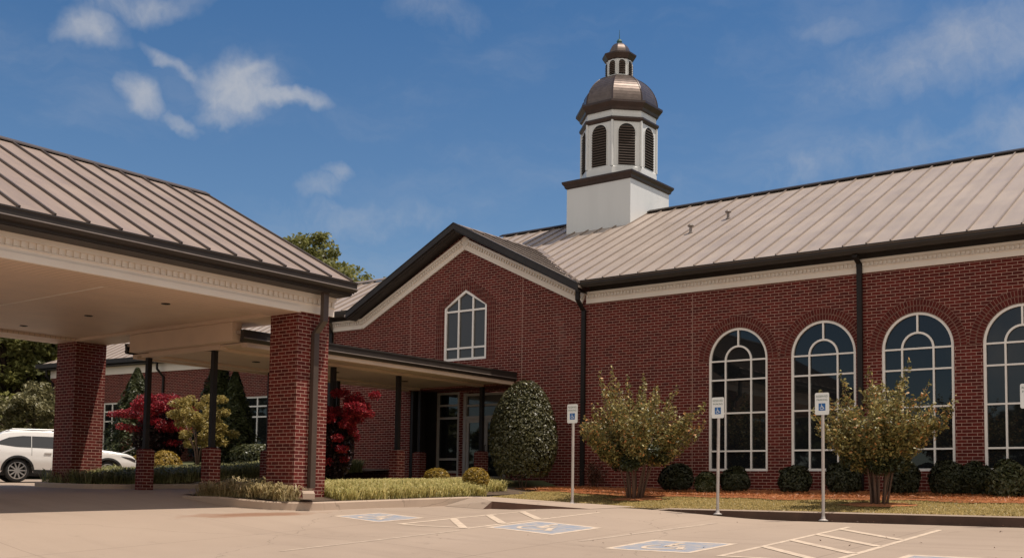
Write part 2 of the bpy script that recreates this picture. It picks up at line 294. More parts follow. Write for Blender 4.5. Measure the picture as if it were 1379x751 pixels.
# ------------------------------------------------------------------ mesh helpers
class MB:
    def __init__(s): s.v = []; s.f = []; s.uv = []; s.mi = []; s.mats = []
    def _m(s, m):
        if m is None: return 0
        if m not in s.mats: s.mats.append(m)
        return s.mats.index(m)
    def face(s, pts, uv=None, m=None):
        i = len(s.v); s.v += [tuple(p) for p in pts]; s.f.append(tuple(range(i, i+len(pts)))); s.uv.append(uv); s.mi.append(s._m(m))
    def obox(s, o, a, b, c, m=None, skip=()):
        o, a, b, c = map(Vector, (o, a, b, c))
        if a.cross(b).dot(c) < 0: o = o+a; a = -a
        P = lambda i, j, k: o+a*i+b*j+c*k
        F = [((0,0,0),(0,1,0),(1,1,0),(1,0,0)), ((0,0,1),(1,0,1),(1,1,1),(0,1,1)), ((0,0,0),(1,0,0),(1,0,1),(0,0,1)),
             ((0,1,0),(0,1,1),(1,1,1),(1,1,0)), ((0,0,0),(0,0,1),(0,1,1),(0,1,0)), ((1,0,0),(1,1,0),(1,1,1),(1,0,1))]
        for k, q in enumerate(F):
            if k not in skip: s.face([P(*x) for x in q], m=m)
    def box(s, x0, x1, y0, y1, z0, z1, m=None): s.obox((x0, y0, z0), (x1-x0, 0, 0), (0, y1-y0, 0), (0, 0, z1-z0), m)
    def tube(s, pts, r, n=8, m=None, cap=True):
        pts = [Vector(p) for p in pts]; rs = r if isinstance(r, (list, tuple)) else [r]*len(pts); rings = []
        for i, p in enumerate(pts):
            d = (pts[min(i+1, len(pts)-1)]-pts[max(i-1, 0)]).normalized()
            a = d.cross(Vector((0, 0, 1)) if abs(d.z) < .9 else Vector((1, 0, 0))).normalized(); b = d.cross(a)
            rings.append([p+(a*math.cos(2*math.pi*k/n)+b*math.sin(2*math.pi*k/n))*rs[i] for k in range(n)])
        for q, w in zip(rings, rings[1:]):
            for k in range(n): s.face([q[k], q[(k+1) % n], w[(k+1) % n], w[k]], m=m)
        if cap: s.face(rings[0][::-1], m=m); s.face(rings[-1], m=m)
    def lathe(s, prof, c, n=8, rot=0., m=None, axis='z', flat=False):
        c = Vector(c)
        def P(r, h, k):
            a = rot+2*math.pi*k/n
            if axis == 'z': return c+Vector((r*math.cos(a), r*math.sin(a), h))
            return c+Vector((r*math.cos(a), h, r*math.sin(a)))
        for (r0, h0), (r1, h1) in zip(prof, prof[1:]):
            for k in range(n):
                q = [P(r0, h0, k), P(r0, h0, k+1), P(r1, h1, k+1), P(r1, h1, k)]
                if r0 < 1e-6: q = [q[0], q[2], q[3]]
                elif r1 < 1e-6: q = q[:3]
                s.face(q if axis == 'z' else q[::-1], m=m)
    def loops(s, loops, fn, m=None, flip=False, uvf=None):
        L = [[Vector((p[0], p[1], 0)) for p in l] for l in loops]; flat = [p for l in L for p in l]
        for t in tessellate_polygon(L):
            q = [flat[i] for i in t]
            ar = (q[1]-q[0]).cross(q[2]-q[0]).z
            if abs(ar) < 1e-9: continue
            if (ar < 0) != flip: q = q[::-1]
            s.face([fn(p.x, p.y) for p in q], uv=[uvf(p.x, p.y) for p in q] if uvf else None, m=m)
    def build(s, name, mats=None, parent=None, smooth=False, kind=None):
        me = bpy.data.meshes.new(name); me.from_pydata(s.v, [], s.f); me.update()
        if mats is not None: s.mats = [mats] if not isinstance(mats, (list, tuple)) else list(mats)
        for m in s.mats: me.materials.append(m)
        me.polygons.foreach_set('material_index', s.mi)
        uvl = me.uv_layers.new(name='UVMap'); data = np.zeros((len(me.loops), 2), np.float32)
        for p, uv in zip(me.polygons, s.uv):
            n = p.normal
            for k, li in enumerate(p.loop_indices):
                if uv: data[li] = uv[k]; continue
                co = s.v[me.loops[li].vertex_index]
                if abs(n.z) > .75: data[li] = (co[0], co[1])
                else:
                    h = math.hypot(n.x, n.y); data[li] = ((-n.y*co[0]+n.x*co[1])/h, co[2]-.02)
        uvl.data.foreach_set('uv', data.ravel())
        if smooth:
            bm = bmesh.new(); bm.from_mesh(me); bmesh.ops.remove_doubles(bm, verts=bm.verts, dist=1e-5); bm.to_mesh(me); bm.free()
            me.polygons.foreach_set('use_smooth', [True]*len(me.polygons))
        o = bpy.data.objects.new(name, me); COL.objects.link(o)
        if parent is not None: o.parent = parent; o.matrix_parent_inverse = Matrix.Translation(-pworld(parent))
        if kind: o['kind'] = kind
        return o
def pworld(o): return o.location.copy() if o.type == 'EMPTY' else Vector((0, 0, 0))   # part meshes carry world coordinates
def tag(o, label, cat, group=None):
    o['label'] = label; o['category'] = cat
    if group: o['group'] = group
    return o
def thing(name, loc, label, cat, group=None):
    o = bpy.data.objects.new(name, None); COL.objects.link(o); o.location = loc; o.empty_display_size = .3
    return tag(o, label, cat, group)
def npmesh(name, V, F, m, parent=None, kind=None):
    me = bpy.data.meshes.new(name); V = np.asarray(V, np.float32).reshape(-1, 3); F = np.asarray(F, np.int32); k = F.shape[1]
    me.vertices.add(len(V)); me.vertices.foreach_set('co', V.ravel())
    me.loops.add(F.size); me.loops.foreach_set('vertex_index', F.ravel())
    me.polygons.add(len(F)); me.polygons.foreach_set('loop_start', np.arange(0, F.size, k, dtype=np.int32)); me.polygons.foreach_set('loop_total', np.full(len(F), k, np.int32))
    me.update(calc_edges=True); me.materials.append(m)
    o = bpy.data.objects.new(name, me); COL.objects.link(o)
    if parent is not None: o.parent = parent; o.matrix_parent_inverse = Matrix.Translation(-pworld(parent))
    if kind: o['kind'] = kind
    return o
def unit(a): return a/np.maximum(np.linalg.norm(a, axis=1, keepdims=True), 1e-9)
def leaf_quads(P, size, up=.5, asp=.55, out=None, sv=.35):
    n = len(P); nr = RNG.normal(size=(n, 3)); nr[:, 2] = np.abs(nr[:, 2])+up
    if out is not None: nr = unit(nr)+out*1.1
    nr = unit(nr); t = unit(np.cross(nr, RNG.normal(size=(n, 3)))); b = np.cross(nr, t)
    s = (size*(1+sv*(RNG.random((n, 1))*2-1))); l = t*s; w = b*s*asp; bend = nr*s*.22
    V = np.stack([P-l, P-w*.9+bend*.4, P+l-bend*.4, P+w*.9+bend*.4], 1)
    F = np.arange(n*4).reshape(n, 4)
    return V.reshape(-1, 3), F
def blades(P, h, w, lean=.4, hv=.4, curve=.5):
    n = len(P); a = RNG.random(n)*2*np.pi; d = np.stack([np.cos(a), np.sin(a), np.zeros(n)], 1); sd = np.stack([-np.sin(a), np.cos(a), np.zeros(n)], 1)
    hh = h*(1+hv*(RNG.random((n, 1))*2-1)); ln = lean*(.35+1.0*RNG.random((n, 1)))
    up = np.array([[0, 0, 1.]]); mid = P+up*hh*.78+d*hh*ln*.40; tip = P+up*hh*(1.0-curve*.42*ln)+d*hh*ln*1.15; ww = w*(.7+.6*RNG.random((n, 1)))
    V = np.stack([P-sd*ww*.5, P+sd*ww*.5, mid+sd*ww*.5, mid-sd*ww*.5, tip+sd*ww*.12, tip-sd*ww*.12], 1)
    i = np.arange(n)[:, None]*6; F = np.concatenate([i+np.array([[0, 1, 2, 3]]), i+np.array([[3, 2, 4, 5]])], 0)
    return V.reshape(-1, 3), F

# ------------------------------------------------------------------ ground heights
def sst(x, a, b): t = np.clip((np.asarray(x, float)-a)/(b-a), 0, 1); return t*t*(3-2*t)
def lotz(X, Y):
    X = np.asarray(X, float); Y = np.asarray(Y, float)
    L = 1.1+.06*(np.maximum(Y, -6)-22.33)+(.19-.05*sst(-X, 15, 16.3)*sst(Y, 18, 20.5))*sst(-X, 9.5, 13.8)+.05*sst(-X, 14.5, 18)*(1-sst(Y, 18, 20.5))
    D = 1.05+.02*(np.clip(Y, -2, 40)-10.3)+.10*np.clip(-19.9-X, 0, 3)+.012*np.clip(-22.9-X, 0, 14)
    k = sst(-X, 14.2, 19.9); return L*(1-k)+D*k
def walkz(Y): return 1.46+.03*(np.asarray(Y, float)-17)
def lawnz(X, Y): X = np.asarray(X, float); return 1.275+.085*(np.asarray(Y, float)-22.55)*(1-.35*sst(-X, 14.5, 18))+.17*sst(-X, 14.5, 18.2)
def bedz(X, Y):
    X = np.asarray(X, float); Y = np.asarray(Y, float); k = sst(-X, 18.2, 19.6)
    return (1.30+.028*(Y-16))*(1-k)+(walkz(Y)+.03)*k-.07*k*(1-sst(Y, 16.1, 17))
def wingz(X, Y): return 1.62+.066*(np.asarray(Y, float)-17)+.10*sst(-np.asarray(X, float), 26, 30)
def grid_sheet(name, xs, ys, zf, m, off=0., kind='structure'):
    X, Y = np.meshgrid(xs, ys); Z = zf(X, Y)+off; V = np.stack([X, Y, Z], -1).reshape(-1, 3); nx = len(xs); F = []
    i = np.arange(len(ys)-1)[:, None]*nx+np.arange(nx-1)[None, :]
    F = np.stack([i, i+1, i+nx+1, i+nx], -1).reshape(-1, 4)
    o = npmesh(name, V, F, m, kind=kind); o.data.polygons.foreach_set('use_smooth', [True]*len(o.data.polygons)); return o
far = np.concatenate([np.arange(-600, -80, 40), np.arange(-80, 80, 2.), np.arange(80, 601, 40)])
def allz(X, Y):
    Z = lotz(X, Y); b = sst(Y, 21.5, 23.5); Zl = np.where(X > -20, lawnz(X, np.minimum(Y, 28)), wingz(X, np.minimum(Y, 34)))
    return Z*(1-b)+Zl*b-.35
grid_sheet('ground', far, far, allz, M['hill'])
grid_sheet('parking_lot', np.arange(-70, 60.1, .5), np.arange(-40, 22.46, .5), lotz, M['lot'])
grid_sheet('lawn', np.arange(-21.7, 50.1, .5), np.linspace(22.5, 27.75, 15), lawnz, M['lawn'])
grid_sheet('driveway', np.arange(-70, -29.9, 1.), np.arange(22, 26.1, .5), lambda X, Y: lotz(X, 22+0*Y)+.04*(Y-22), M['lot'], .004)
grid_sheet('side_lawn', np.arange(-70, -29.3, .5), np.arange(23.6, 36, .5), wingz, M['grassg'], .05)
grid_sheet('side_bed', np.arange(-29.4, -26.0, .2), np.arange(17.3, 36, .4), lambda X, Y: wingz(X, Y), M['soil'], 0.)
grid_sheet('walkway', np.array([-26.1, -24, -21.85]), np.arange(16.2, 29.6, .5), lambda X, Y: walkz(Y), M['walk'])
xs = np.arange(-21.85, -18.3, .17)
grid_sheet('planting_bed', xs, np.arange(15.9, 27.7, .3), lambda X, Y: bedz(X, Y), M['soil'])

def kerb_run(name, pts, w, top, m, drop=.5, mface=None):
    mb = MB(); P = [Vector((p[0], p[1], 0)) for p in pts]
    L, R = [], []
    for i, p in enumerate(P):
        d = (P[min(i+1, len(P)-1)]-P[max(i-1, 0)]).normalized(); n = Vector((-d.y, d.x, 0)); L.append(p+n*w/2); R.append(p-n*w/2)
    tz = [top(p.x, p.y) for p in P]; up = lambda p, z: (p.x, p.y, z)
    bev = .025
    for i in range(len(P)-1):
        a, b = i, i+1
        l0, l1, q0, q1 = L[a], L[b], R[a], R[b]
        li0, li1 = l0.lerp(q0, bev/w), l1.lerp(q1, bev/w); ri0, ri1 = q0.lerp(l0, bev/w), q1.lerp(l1, bev/w)
        mb.face([up(ri0, tz[a]), up(ri1, tz[b]), up(li1, tz[b]), up(li0, tz[a])], m=m)
        mb.face([up(li0, tz[a]), up(li1, tz[b]), up(l1, tz[b]-bev), up(l0, tz[a]-bev)], m=m)
        mb.face([up(q0, tz[a]-bev), up(q1, tz[b]-bev), up(ri1, tz[b]), up(ri0, tz[a])], m=m)
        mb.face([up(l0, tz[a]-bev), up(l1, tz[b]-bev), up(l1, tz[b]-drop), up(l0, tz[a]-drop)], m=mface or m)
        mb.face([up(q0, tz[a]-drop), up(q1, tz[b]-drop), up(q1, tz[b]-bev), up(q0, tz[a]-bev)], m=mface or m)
    for i, s in ((0, 1), (len(P)-1, -1)): 
        q = [up(L[i], tz[i]-bev), up(R[i], tz[i]-bev), up(R[i], tz[i]-drop), up(L[i], tz[i]-drop)]; mb.face(q if s > 0 else q[::-1], m=mface or m)
    return mb.build(name, parent=None, kind='structure')
kerb_run('kerb', [(-13.6+.0*i, 22.46) if i == 0 else (-13.6+i*1.0, 22.46) for i in range(0, 60)], .15, lambda x, y: 1.285-.10*max(0, min(1, (-12.6-x)/1.0)), M['kerb'], mface=M['kerb_shade'])
arc = lambda cx, cy, r, a0, a1, n: [(cx+r*math.cos(rad(a0+(a1-a0)*i/n)), cy+r*math.sin(rad(a0+(a1-a0)*i/n))) for i in range(n+1)]
isl = [(-21.85, 15.85)]+[(-21+i*.5, 15.85) for i in range(0, 4)]+arc(-19.2, 16.85, 1.0, -90, 0, 8)+[(-18.2, 17+i*.5) for i in range(0, 11)]
kerb_run('kerb', isl, .30, lambda x, y: 1.30+.028*(y-16)+.10*max(0, min(1, (-18.4-x)/2.2)), M['kerb'])
lb = [(-26.15, 27), (-26.15, 22), (-26.15, 17.4)]+arc(-27.05, 17.1, .9, 0, -90, 6)+[(-28.2, 16.2), (-29.4, 16.3), (-29.5, 18), (-29.5, 23.5)]
kerb_run('kerb', lb, .16, lambda x, y: float(max(walkz(y)+.04, lotz(x, min(y, 22))+.13)), M['kerb'])
# kerb ramp up to the pavement
mb = MB(); A = (-16.55, 20.75); A2 = (-18.05, 21.9); B = (-14.1, 21.35); C = (-13.5, 22.40); D = (-15.3, 22.53); Ee = (-18.05, 22.53)
zt = {A: 1.37, A2: 1.47, B: float(lotz(*B))+.006, C: float(lotz(*C))+.01, D: 1.36, Ee: 1.47}
v3 = lambda p, dz=0: (p[0], p[1], zt[p]+dz)
for tri in ((A, B, D), (B, C, D), (A, D, Ee), (A, Ee, A2)): mb.face([v3(p) for p in tri], m=M['walk'])
mb.face([(A[0], A[1], .9), (B[0], B[1], .9), v3(B, -.002), v3(A, -.002)], m=M['kerb_shade']); F_ = (-17.95, 20.6, float(lotz(-17.95, 20.6))+.008); G_ = (A[0]-.10, A[1]-.22, float(lotz(A[0]-.10, A[1]-.22))+.004)
mb.face([v3(A, -.001), v3(A2, -.001), F_], m=M['lot']); mb.face([v3(A, -.001), F_, G_], m=M['lot'])
mb.face([G_, (A[0], A[1], .95), v3(A, -.001)], m=M['kerb_shade'])
mb.build('kerb_ramp', kind='structure')

# painted markings
def lotg(x, y):      # height of the lot sheet itself (its half-metre grid), so paint lies flat on it
    i, j = math.floor(x*2)/2, math.floor(y*2)/2; u, v = (x-i)*2, (y-j)*2
    z = [float(lotz(i+a, j+b)) for a, b in ((0, 0), (.5, 0), (0, .5), (.5, .5))]
    return (z[0]*(1-u)+z[1]*u)*(1-v)+(z[2]*(1-u)+z[3]*u)*v
def strip(mb, p0, p1, w, m, zf=lotg, off=.004, n=None):
    p0, p1 = Vector(p0), Vector(p1); d = p1-p0; n = n or max(1, int(d.length/.2)); t = d.normalized(); s = Vector((-t.y, t.x))*w/2
    for i in range(n):
        a, b = p0+d*i/n, p0+d*(i+1)/n
        mb.face([(q.x, q.y, float(zf(q.x, q.y))+off) for q in (a-s, b-s, b+s, a+s)], m=m)
mb = MB(); ln = M['line']
def hatch(x0, x1, y0, y1, n, m, dx=0):
    strip(mb, (x0, y0), (x0+dx, y1), .11, m); strip(mb, (x1, y0), (x1+dx, y1), .11, m); strip(mb, (x0, y0+.05), (x1, y0+.05), .11, m, off=.006)
    for i in range(n):      # bars run diagonally across the aisle
        y = y0+1.62+1.2*i; strip(mb, (x0+dx*(y-y0)/(y1-y0)+.05, y), (x1+dx*(y-1.7-y0)/(y1-y0)-.05, y-1.62), .16, m, off=.008)
hatch(-7.70, -5.98, 15.2, 21.0, 4, ln, -.12)
hatch(-15.1, -13.35, 15.95, 20.6, 3, ln)
strip(mb, (-10.78, 16.0), (-10.5, 20.6), .11, M['linef'])
strip(mb, (-13.3, 11.4), (-13.2, 15.6), .10, M['linef'])
strip(mb, (-2.6, 15.0), (-2.6, 21.2), .11, ln)
mb.build('parking_lines', kind='structure')
def wheelchair(fn, m):
    """access symbol in a unit square; fn maps (u,v) to a polygon face adder"""
    def poly(pts): fn(pts, m)
    def seg(a, b, w):
        a, b = Vector(a), Vector(b); t = (b-a).normalized(); s = Vector((-t.y, t.x))*w/2; poly([a-s, b-s, b+s, a+s])
    c = Vector((.42, .84)); poly([c+Vector((math.cos(i*math.pi/5), math.sin(i*math.pi/5)))*.075 for i in range(10)])
    seg((.43, .74), (.46, .42), .10); seg((.45, .60), (.66, .60), .065); seg((.44, .45), (.70, .45), .09); seg((.69, .47), (.80, .20), .09); seg((.78, .21), (.88, .24), .07)
    o = Vector((.44, .36))
    for i in range(14):
        a0, a1 = rad(125+i*16), rad(125+(i+1)*16)
        poly([o+Vector((math.cos(a0), math.sin(a0)))*.20, o+Vector((math.cos(a0), math.sin(a0)))*.27, o+Vector((math.cos(a1), math.sin(a1)))*.27, o+Vector((math.cos(a1), math.sin(a1)))*.20][::-1])
for cx, cy, s, hh in ((-16.25, 16.58, 1.15, .9), (-12.40, 17.15, 1.38, 1.0), (-9.10, 16.25, 1.40, 1.0), (-4.45, 15.75, 1.45, 1.0)):
    mb = MB()
    def gz(u, v, off): 
        x, y = cx+(u-.5)*s, cy+(v-.5)*s*1.05; return (x, y, lotg(x, y)+off)
    for i in range(8):
        for j in range(8): mb.face([gz(i/8, j/8, .004), gz((i+1)/8, j/8, .004), gz((i+1)/8, (j+1)/8, .004), gz(i/8, (j+1)/8, .004)], m=M['blue'])
    for (u0, v0, u1, v1) in ((-.08, -.08, 1.08, 0), (-.08, 1, 1.08, 1.08), (-.08, 0, 0, 1), (1, 0, 1.08, 1)):
        for i in range(8):
            a, b = i/8, (i+1)/8; q = (u0+(u1-u0)*a, v0, u0+(u1-u0)*b, v1) if u1-u0 > .5 else (u0, v0+(v1-v0)*a, u1, v0+(v1-v0)*b)
            mb.face([gz(q[0], q[1], .004), gz(q[2], q[1], .004), gz(q[2], q[3], .004), gz(q[0], q[3], .004)], m=ln)
    wheelchair(lambda pts, m: mb.face([gz(.06+p.x*.88, .02+p.y*.96, .008) for p in pts], m=m), ln)
    mb.build('parking_symbol', kind='structure')

# ------------------------------------------------------------------ the church
YW = 27.6; WX0, WX1 = -29.6, 9.0; GX, SL = -23.35, .51
church = thing('church_building', (-18.5, YW, 1.6), 'red brick church with tan metal roof, arched windows and white domed cupola', 'church')
def part(mb, name, m=None, parent=church, smooth=False): return mb.build(name, m, parent, smooth)
WIN = [-13.40+2.44*i for i in range(9)]
SILL, SPR, RW = 2.27, 5.33, .885
def arch_loop(cx, r, z0, zs, n=24, dz=0.): return [(cx-r, z0), (cx+r, z0)]+[(cx+r*math.cos(math.pi*i/n), zs+r*math.sin(math.pi*i/n)*1.03) for i in range(n+1)]
gwin = [(GX+.06-.92, 5.94), (GX+.06+.92, 5.94), (GX+.06+.92, 7.79), (GX+.06, 8.31), (GX+.06-.92, 7.79)]
RX0, RX1, RZ = -25.7, -21.2, 5.03
outer = [(WX0, 1.0), (RX0, 1.0), (RX0, RZ), (RX1, RZ), (RX1, 1.0), (WX1, 1.0), (WX1, 7.72), (-18.5, 7.72), (GX, 7.72+SL*(GX+18.5)*-1), (-28.2, 7.72), (WX0, 7.72)]
holes = [arch_loop(x, RW, SILL, SPR) for x in WIN]+[gwin]
mb = MB(); fr = lambda x, z: (x, YW, z)
mb.loops([outer]+holes, fr, flip=False)
for h in holes:
    for i in range(len(h)):
        a, b = h[i], h[(i+1) % len(h)]; mb.face([(a[0], YW, a[1]), (b[0], YW, b[1]), (b[0], YW+.14, b[1]), (a[0], YW+.14, a[1])])
YR = 28.42     # recessed entrance
for x, s in ((RX0, 1), (RX1, -1)): mb.face([(x, YW, 1), (x, YR, 1), (x, YR, RZ), (x, YW, RZ)][::s])
mb.face([(RX0, YW, RZ), (RX1, YW, RZ), (RX1, YR, RZ), (RX0, YR, RZ)])
SL0, SL1, DR0, DR1 = -25.18, -24.17, -23.97, -22.12
mb.loops([[(RX0, 1), (SL0, 1), (SL0, 5.0), (SL1, 5.0), (SL1, 1), (DR0, 1), (DR0, 4.93), (DR1, 4.93), (DR1, 1), (RX1, 1), (RX1, RZ), (RX0, RZ)]], lambda x, z: (x, YR, z))
mb.face([(SL0, YR+.02, 1), (SL1, YR+.02, 1), (SL1, YR+.02, 2.26), (SL0, YR+.02, 2.26)])
for x, d in ((WX0, -1), (WX1, 1)): mb.face([(x, YW, 1), (x, 42.6, 1), (x, 42.6, 7.72), (x, YW, 7.72)][::d])
mb.face([(WX0, 42.6, 1), (WX0, 42.6, 7.7), (WX1, 42.6, 7.7), (WX1, 42.6, 1)])
for x in (-28, WX1-.02): mb.face([(x, 27.7, 7.7), (x, 42.5, 7.7), (x, 35, 11.9)])
part(mb, 'brick_wall', M['brick'])

def bar(mb, p0, p1, w, d, y0, m=None):     # a flat glazing bar in the wall plane (x,z), from y0 forward by d
    a, b = Vector((p0[0], 0, p0[1])), Vector((p1[0], 0, p1[1])); t = (b-a).normalized(); s = Vector((-t.z, 0, t.x))*w/2
    mb.obox(a-s+Vector((0, y0-d, 0)), b-a, s*2, (0, d, 0), m)
def ringarc(mb, cx, cz, r0, r1, a0, a1, n, y0, d, m=None, ky=1.03, uv=False):
    for i in range(n):
        A0, A1 = rad(a0+(a1-a0)*i/n), rad(a0+(a1-a0)*(i+1)/n)
        p = lambda r, a, y: (cx+r*math.cos(a), y, cz+r*math.sin(a)*ky); yf = y0-d
        u0, u1 = A0*r1, A1*r1
        mb.face([p(r0, A0, yf), p(r1, A0, yf), p(r1, A1, yf), p(r0, A1, yf)], uv=[(u0, r0-r1), (u0, 0), (u1, 0), (u1, r0-r1)] if uv else None, m=m)
        mb.face([p(r0, A0, y0), p(r0, A0, yf), p(r0, A1, yf), p(r0, A1, y0)], m=m); mb.face([p(r1, A0, yf), p(r1, A0, y0), p(r1, A1, y0), p(r1, A1, yf)], m=m)
YF = YW+.07
for wi, cx in enumerate(WIN):
    mb = MB(); fw = .066
    ringarc(mb, cx, SPR, RW-fw, RW-.002, 0, 180, 28, YF, .05)
    for s in (-1, 1): bar(mb, (cx+s*(RW-fw/2-.001), SILL), (cx+s*(RW-fw/2-.001), SPR), fw, .05, YF)
    bar(mb, (cx-RW+fw, SILL+fw/2), (cx+RW-fw, SILL+fw/2), fw, .048, YF)
    ml, mr_ = -.385, .385; bw = .044
    ringarc(mb, cx, SPR, .36, .41, 0, 180, 16, YF-.004, .04)
    for x in (ml, mr_): bar(mb, (cx+x, SILL+fw), (cx+x, SPR), bw, .044, YF)
    bar(mb, (cx, SPR+.41*1.03), (cx, SPR+RW*1.03-fw), bw, .044, YF)
    for z in (2.82, 3.87, 4.80, SPR): bar(mb, (cx-RW+fw, z), (cx+RW-fw, z), bw, .040, YF)
    w = part(mb, 'window', M['frame'])
    pb = MB(); pb.loops([arch_loop(cx, RW, SILL, SPR)], lambda x, z: (x, YF+.012, z)); pb.build('pane', M['glass'], w)
    ab = MB(); ringarc(ab, cx, SPR, RW+.004, RW+.151, 0, 180, 30, YW, .012, uv=True); ringarc(ab, cx, SPR, RW+.163, RW+.310, 0, 180, 30, YW, .016, uv=True)
    ab.build('brick_arch', M['arch'], w)
# pointed gable window
gx = GX+.06; mb = MB(); fw = .085
L_ = gwin
for i in range(5):
    a, b = Vector(L_[i]), Vector(L_[(i+1) % 5]); t = (b-a).normalized(); n = Vector((-t.y, t.x)); ins = n*fw/2
    bar(mb, a+ins, b+ins, fw, .05+.001*i, YF)
for x in (-.31, .31): bar(mb, (gx+x, 5.98), (gx+x, 8.31-.52*.31/.92-.07), .06, .042, YF)
for z in (6.36, 7.61): bar(mb, (gx-.88, z), (gx+.88, z), .06, .038, YF)
gw = part(mb, 'window', M['frame'])
pb = MB(); pb.loops([gwin], lambda x, z: (x, YF+.012, z)); pb.build('pane', M['glass_up'], gw)
ab = MB()
for q_, (a, b) in enumerate((((gx-1.10, 5.90), (gx-1.10, 7.88)), ((gx+1.10, 5.90), (gx+1.10, 7.88)), ((gx-1.10, 7.80), (gx, 8.52)), ((gx, 8.52), (gx+1.10, 7.80)))):
    for k, (o, w_) in enumerate(((-.07, .16), (.11, .17))):
        a_, b_ = Vector(a), Vector(b); t = (b_-a_).normalized(); n = Vector((-t.y, t.x)); 
        if n.x*(a_.x+b_.x-2*gx) < 0 or (abs(a_.x-b_.x) > .1 and n.y < 0): n = -n
        bar(ab, a_+n*o, b_+n*o, w_, .010+.006*k+.0013*q_, YW)
ab.build('brick_surround', M['arch'], gw)
for x, z1 in ((-25.75, 8.85), (-20.9, 8.85), (-14.8, 7.36), (-8.0+1.2, 5.2)):
    if x > -8: continue
    mb = MB(); mb.box(x-.009, x+.009, YW-.002, YW+.01, 1.7 if x > RX1 else 5.2, z1-.05); part(mb, 'control_joint', M['joint'])

# entrance: dark panels, sidelight and double door
mb = MB(); mb.box(RX0+.003, RX0+.03, YW+.12, YR-.006, 1.6, RZ-.006); mb.box(RX0+.03, SL0-.005, YR-.035, YR-.004, 1.6, RZ-.006); mb.box(RX0-.001+.004, RX0+.12, YW+.02, YW+.119, 1.6, RZ-.006)
part(mb, 'entry_panel', M['postm'])
mb = MB(); y = YR+.06
for x in (SL0+.04, SL1-.04): bar(mb, (x, 1.9), (x, 4.99), .08, .06, y)
for z in (2.26, 2.69, 4.10, 4.54, 4.95): bar(mb, (SL0+.08, z), (SL1-.08, z), .07, .055, y)
sl = part(mb, 'sidelight', M['eframe']); pb = MB(); pb.box(SL0, SL1, y+.002, y+.02, 2.2, 5.0); pb.build('pane', M['glass'], sl)
mb = MB()
for x in (DR0+.06, DR1-.06): bar(mb, (x, 1.8), (x, 4.93), .12, .08, y)
for z, w_ in ((4.87, .08), (4.50, .07), (4.09, .10)): bar(mb, (DR0+.12, z), (DR1-.12, z), w_, .075, y)
dfp = part(mb, 'door_frame', M['eframe']); pb = MB(); pb.box(DR0+.1, DR1-.1, y+.002, y+.02, 4.1, 4.9); pb.build('pane', M['glass_up'], dfp)
dm = (DR0+DR1)/2
for s, (a, b) in enumerate(((DR0+.12, dm-.006), (dm+.006, DR1-.12))):
    mb = MB(); zb = 1.83
    for x in (a+.055, b-.055): bar(mb, (x, zb), (x, 4.04), .11, .05, y-.005)
    for z, w_ in ((zb+.14, .28), (3.98, .12)): bar(mb, (a+.11, z), (b-.11, z), w_, .045, y-.005)
    d = part(mb, 'door', M['eframe']); pb = MB(); pb.box(a+.1, b-.1, y-.02, y-.01, zb+.2, 3.95); pb.build('pane', M['glass'], d)
    hb = MB(); hx = b-.055 if s == 0 else a+.055
    hb.tube([(hx, y-.055, 2.75), (hx, y-.12, 2.75), (hx, y-.12, 3.15), (hx, y-.055, 3.15)], .014, 6); hb.build('door_handle', M['postm'], d)

# cornice (frieze board + crown + dentils) along a run in a wall plane
def cornice(mb, p0, p1, out, h=.35, dent=True, th=.05, sp=.112):
    p0, p1, out = Vector(p0), Vector(p1), Vector(out).normalized(); t = (p1-p0); L = t.length; t.normalize(); u = out.cross(t); u = u if u.z > 0 else -u
    mb.obox(p0, t*L, u*h, out*th)
    mb.obox(p0+u*(h-.075)+out*(th-.001), t*L, u*.075, out*.05)
    if dent:
        mb.obox(p0+u*(h-.095-.085*sp/.112-.022)+out*(th-.001), t*L, u*.018, out*.03)
        n = int(L/sp); k = sp/.112
        for i in range(n): mb.obox(p0+t*(i+.25)*L/n+u*(h-.09-.085*k)+out*(th-.001), t*.055*k, u*.085*k, out*.045)
mb = MB()
cornice(mb, (-18.42, YW, 7.37), (WX1, YW, 7.37), (0, -1, 0))
n_ = .35*math.sqrt(1+SL*SL)
cornice(mb, (-18.60, YW-.003, 7.36), (GX+.02, YW-.003, 7.36+.487*(-18.62-GX)), (0, -1, 0)); cornice(mb, (GX+.02, YW-.006, 7.36+.487*(-18.62-GX)), (-28.04, YW-.006, 7.36), (0, -1, 0))
mb.loops([[(GX-.19, 9.98), (GX+.02, 7.36+.487*(-18.62-GX)), (GX+.23, 9.98), (GX+.02, 10.10)]], lambda x, z: (x, YW-.062, z))
cornice(mb, (WX0, YW, 7.37), (-28.10, YW, 7.37), (0, -1, 0))
part(mb, 'cornice', M['trim'])

# roofs
def zmain(Y): return 7.99+.519*(Y-27.05)
def slope_roof(mb, poly_xy, zf, th=.07):
    mb.loops([poly_xy], lambda x, y: (x, y, zf(x, y))); mb.loops([poly_xy], lambda x, y: (x, y, zf(x, y)-th), flip=True)
    for i in range(len(poly_xy)):
        a, b = poly_xy[i], poly_xy[(i+1) % len(poly_xy)]
        mb.face([(a[0], a[1], zf(*a)), (a[0], a[1], zf(*a)-th), (b[0], b[1], zf(*b)-th), (b[0], b[1], zf(*b))])
def rib(mb, a, b, w=.035, h=.05):
    a, b = Vector(a), Vector(b); t = b-a; n = t.cross(Vector((0, 0, 1))); n.normalize(); u = n.cross(t).normalized(); u = u if u.z > 0 else -u
    mb.obox(a-n*w/2-u*.002, t, n*w, u*h)
GPK = 10.40; gz_ = lambda x: GPK-SL*abs(x-GX)
vy = lambda x: 27.05+(gz_(x)-7.99)/.519
mroof = MB()
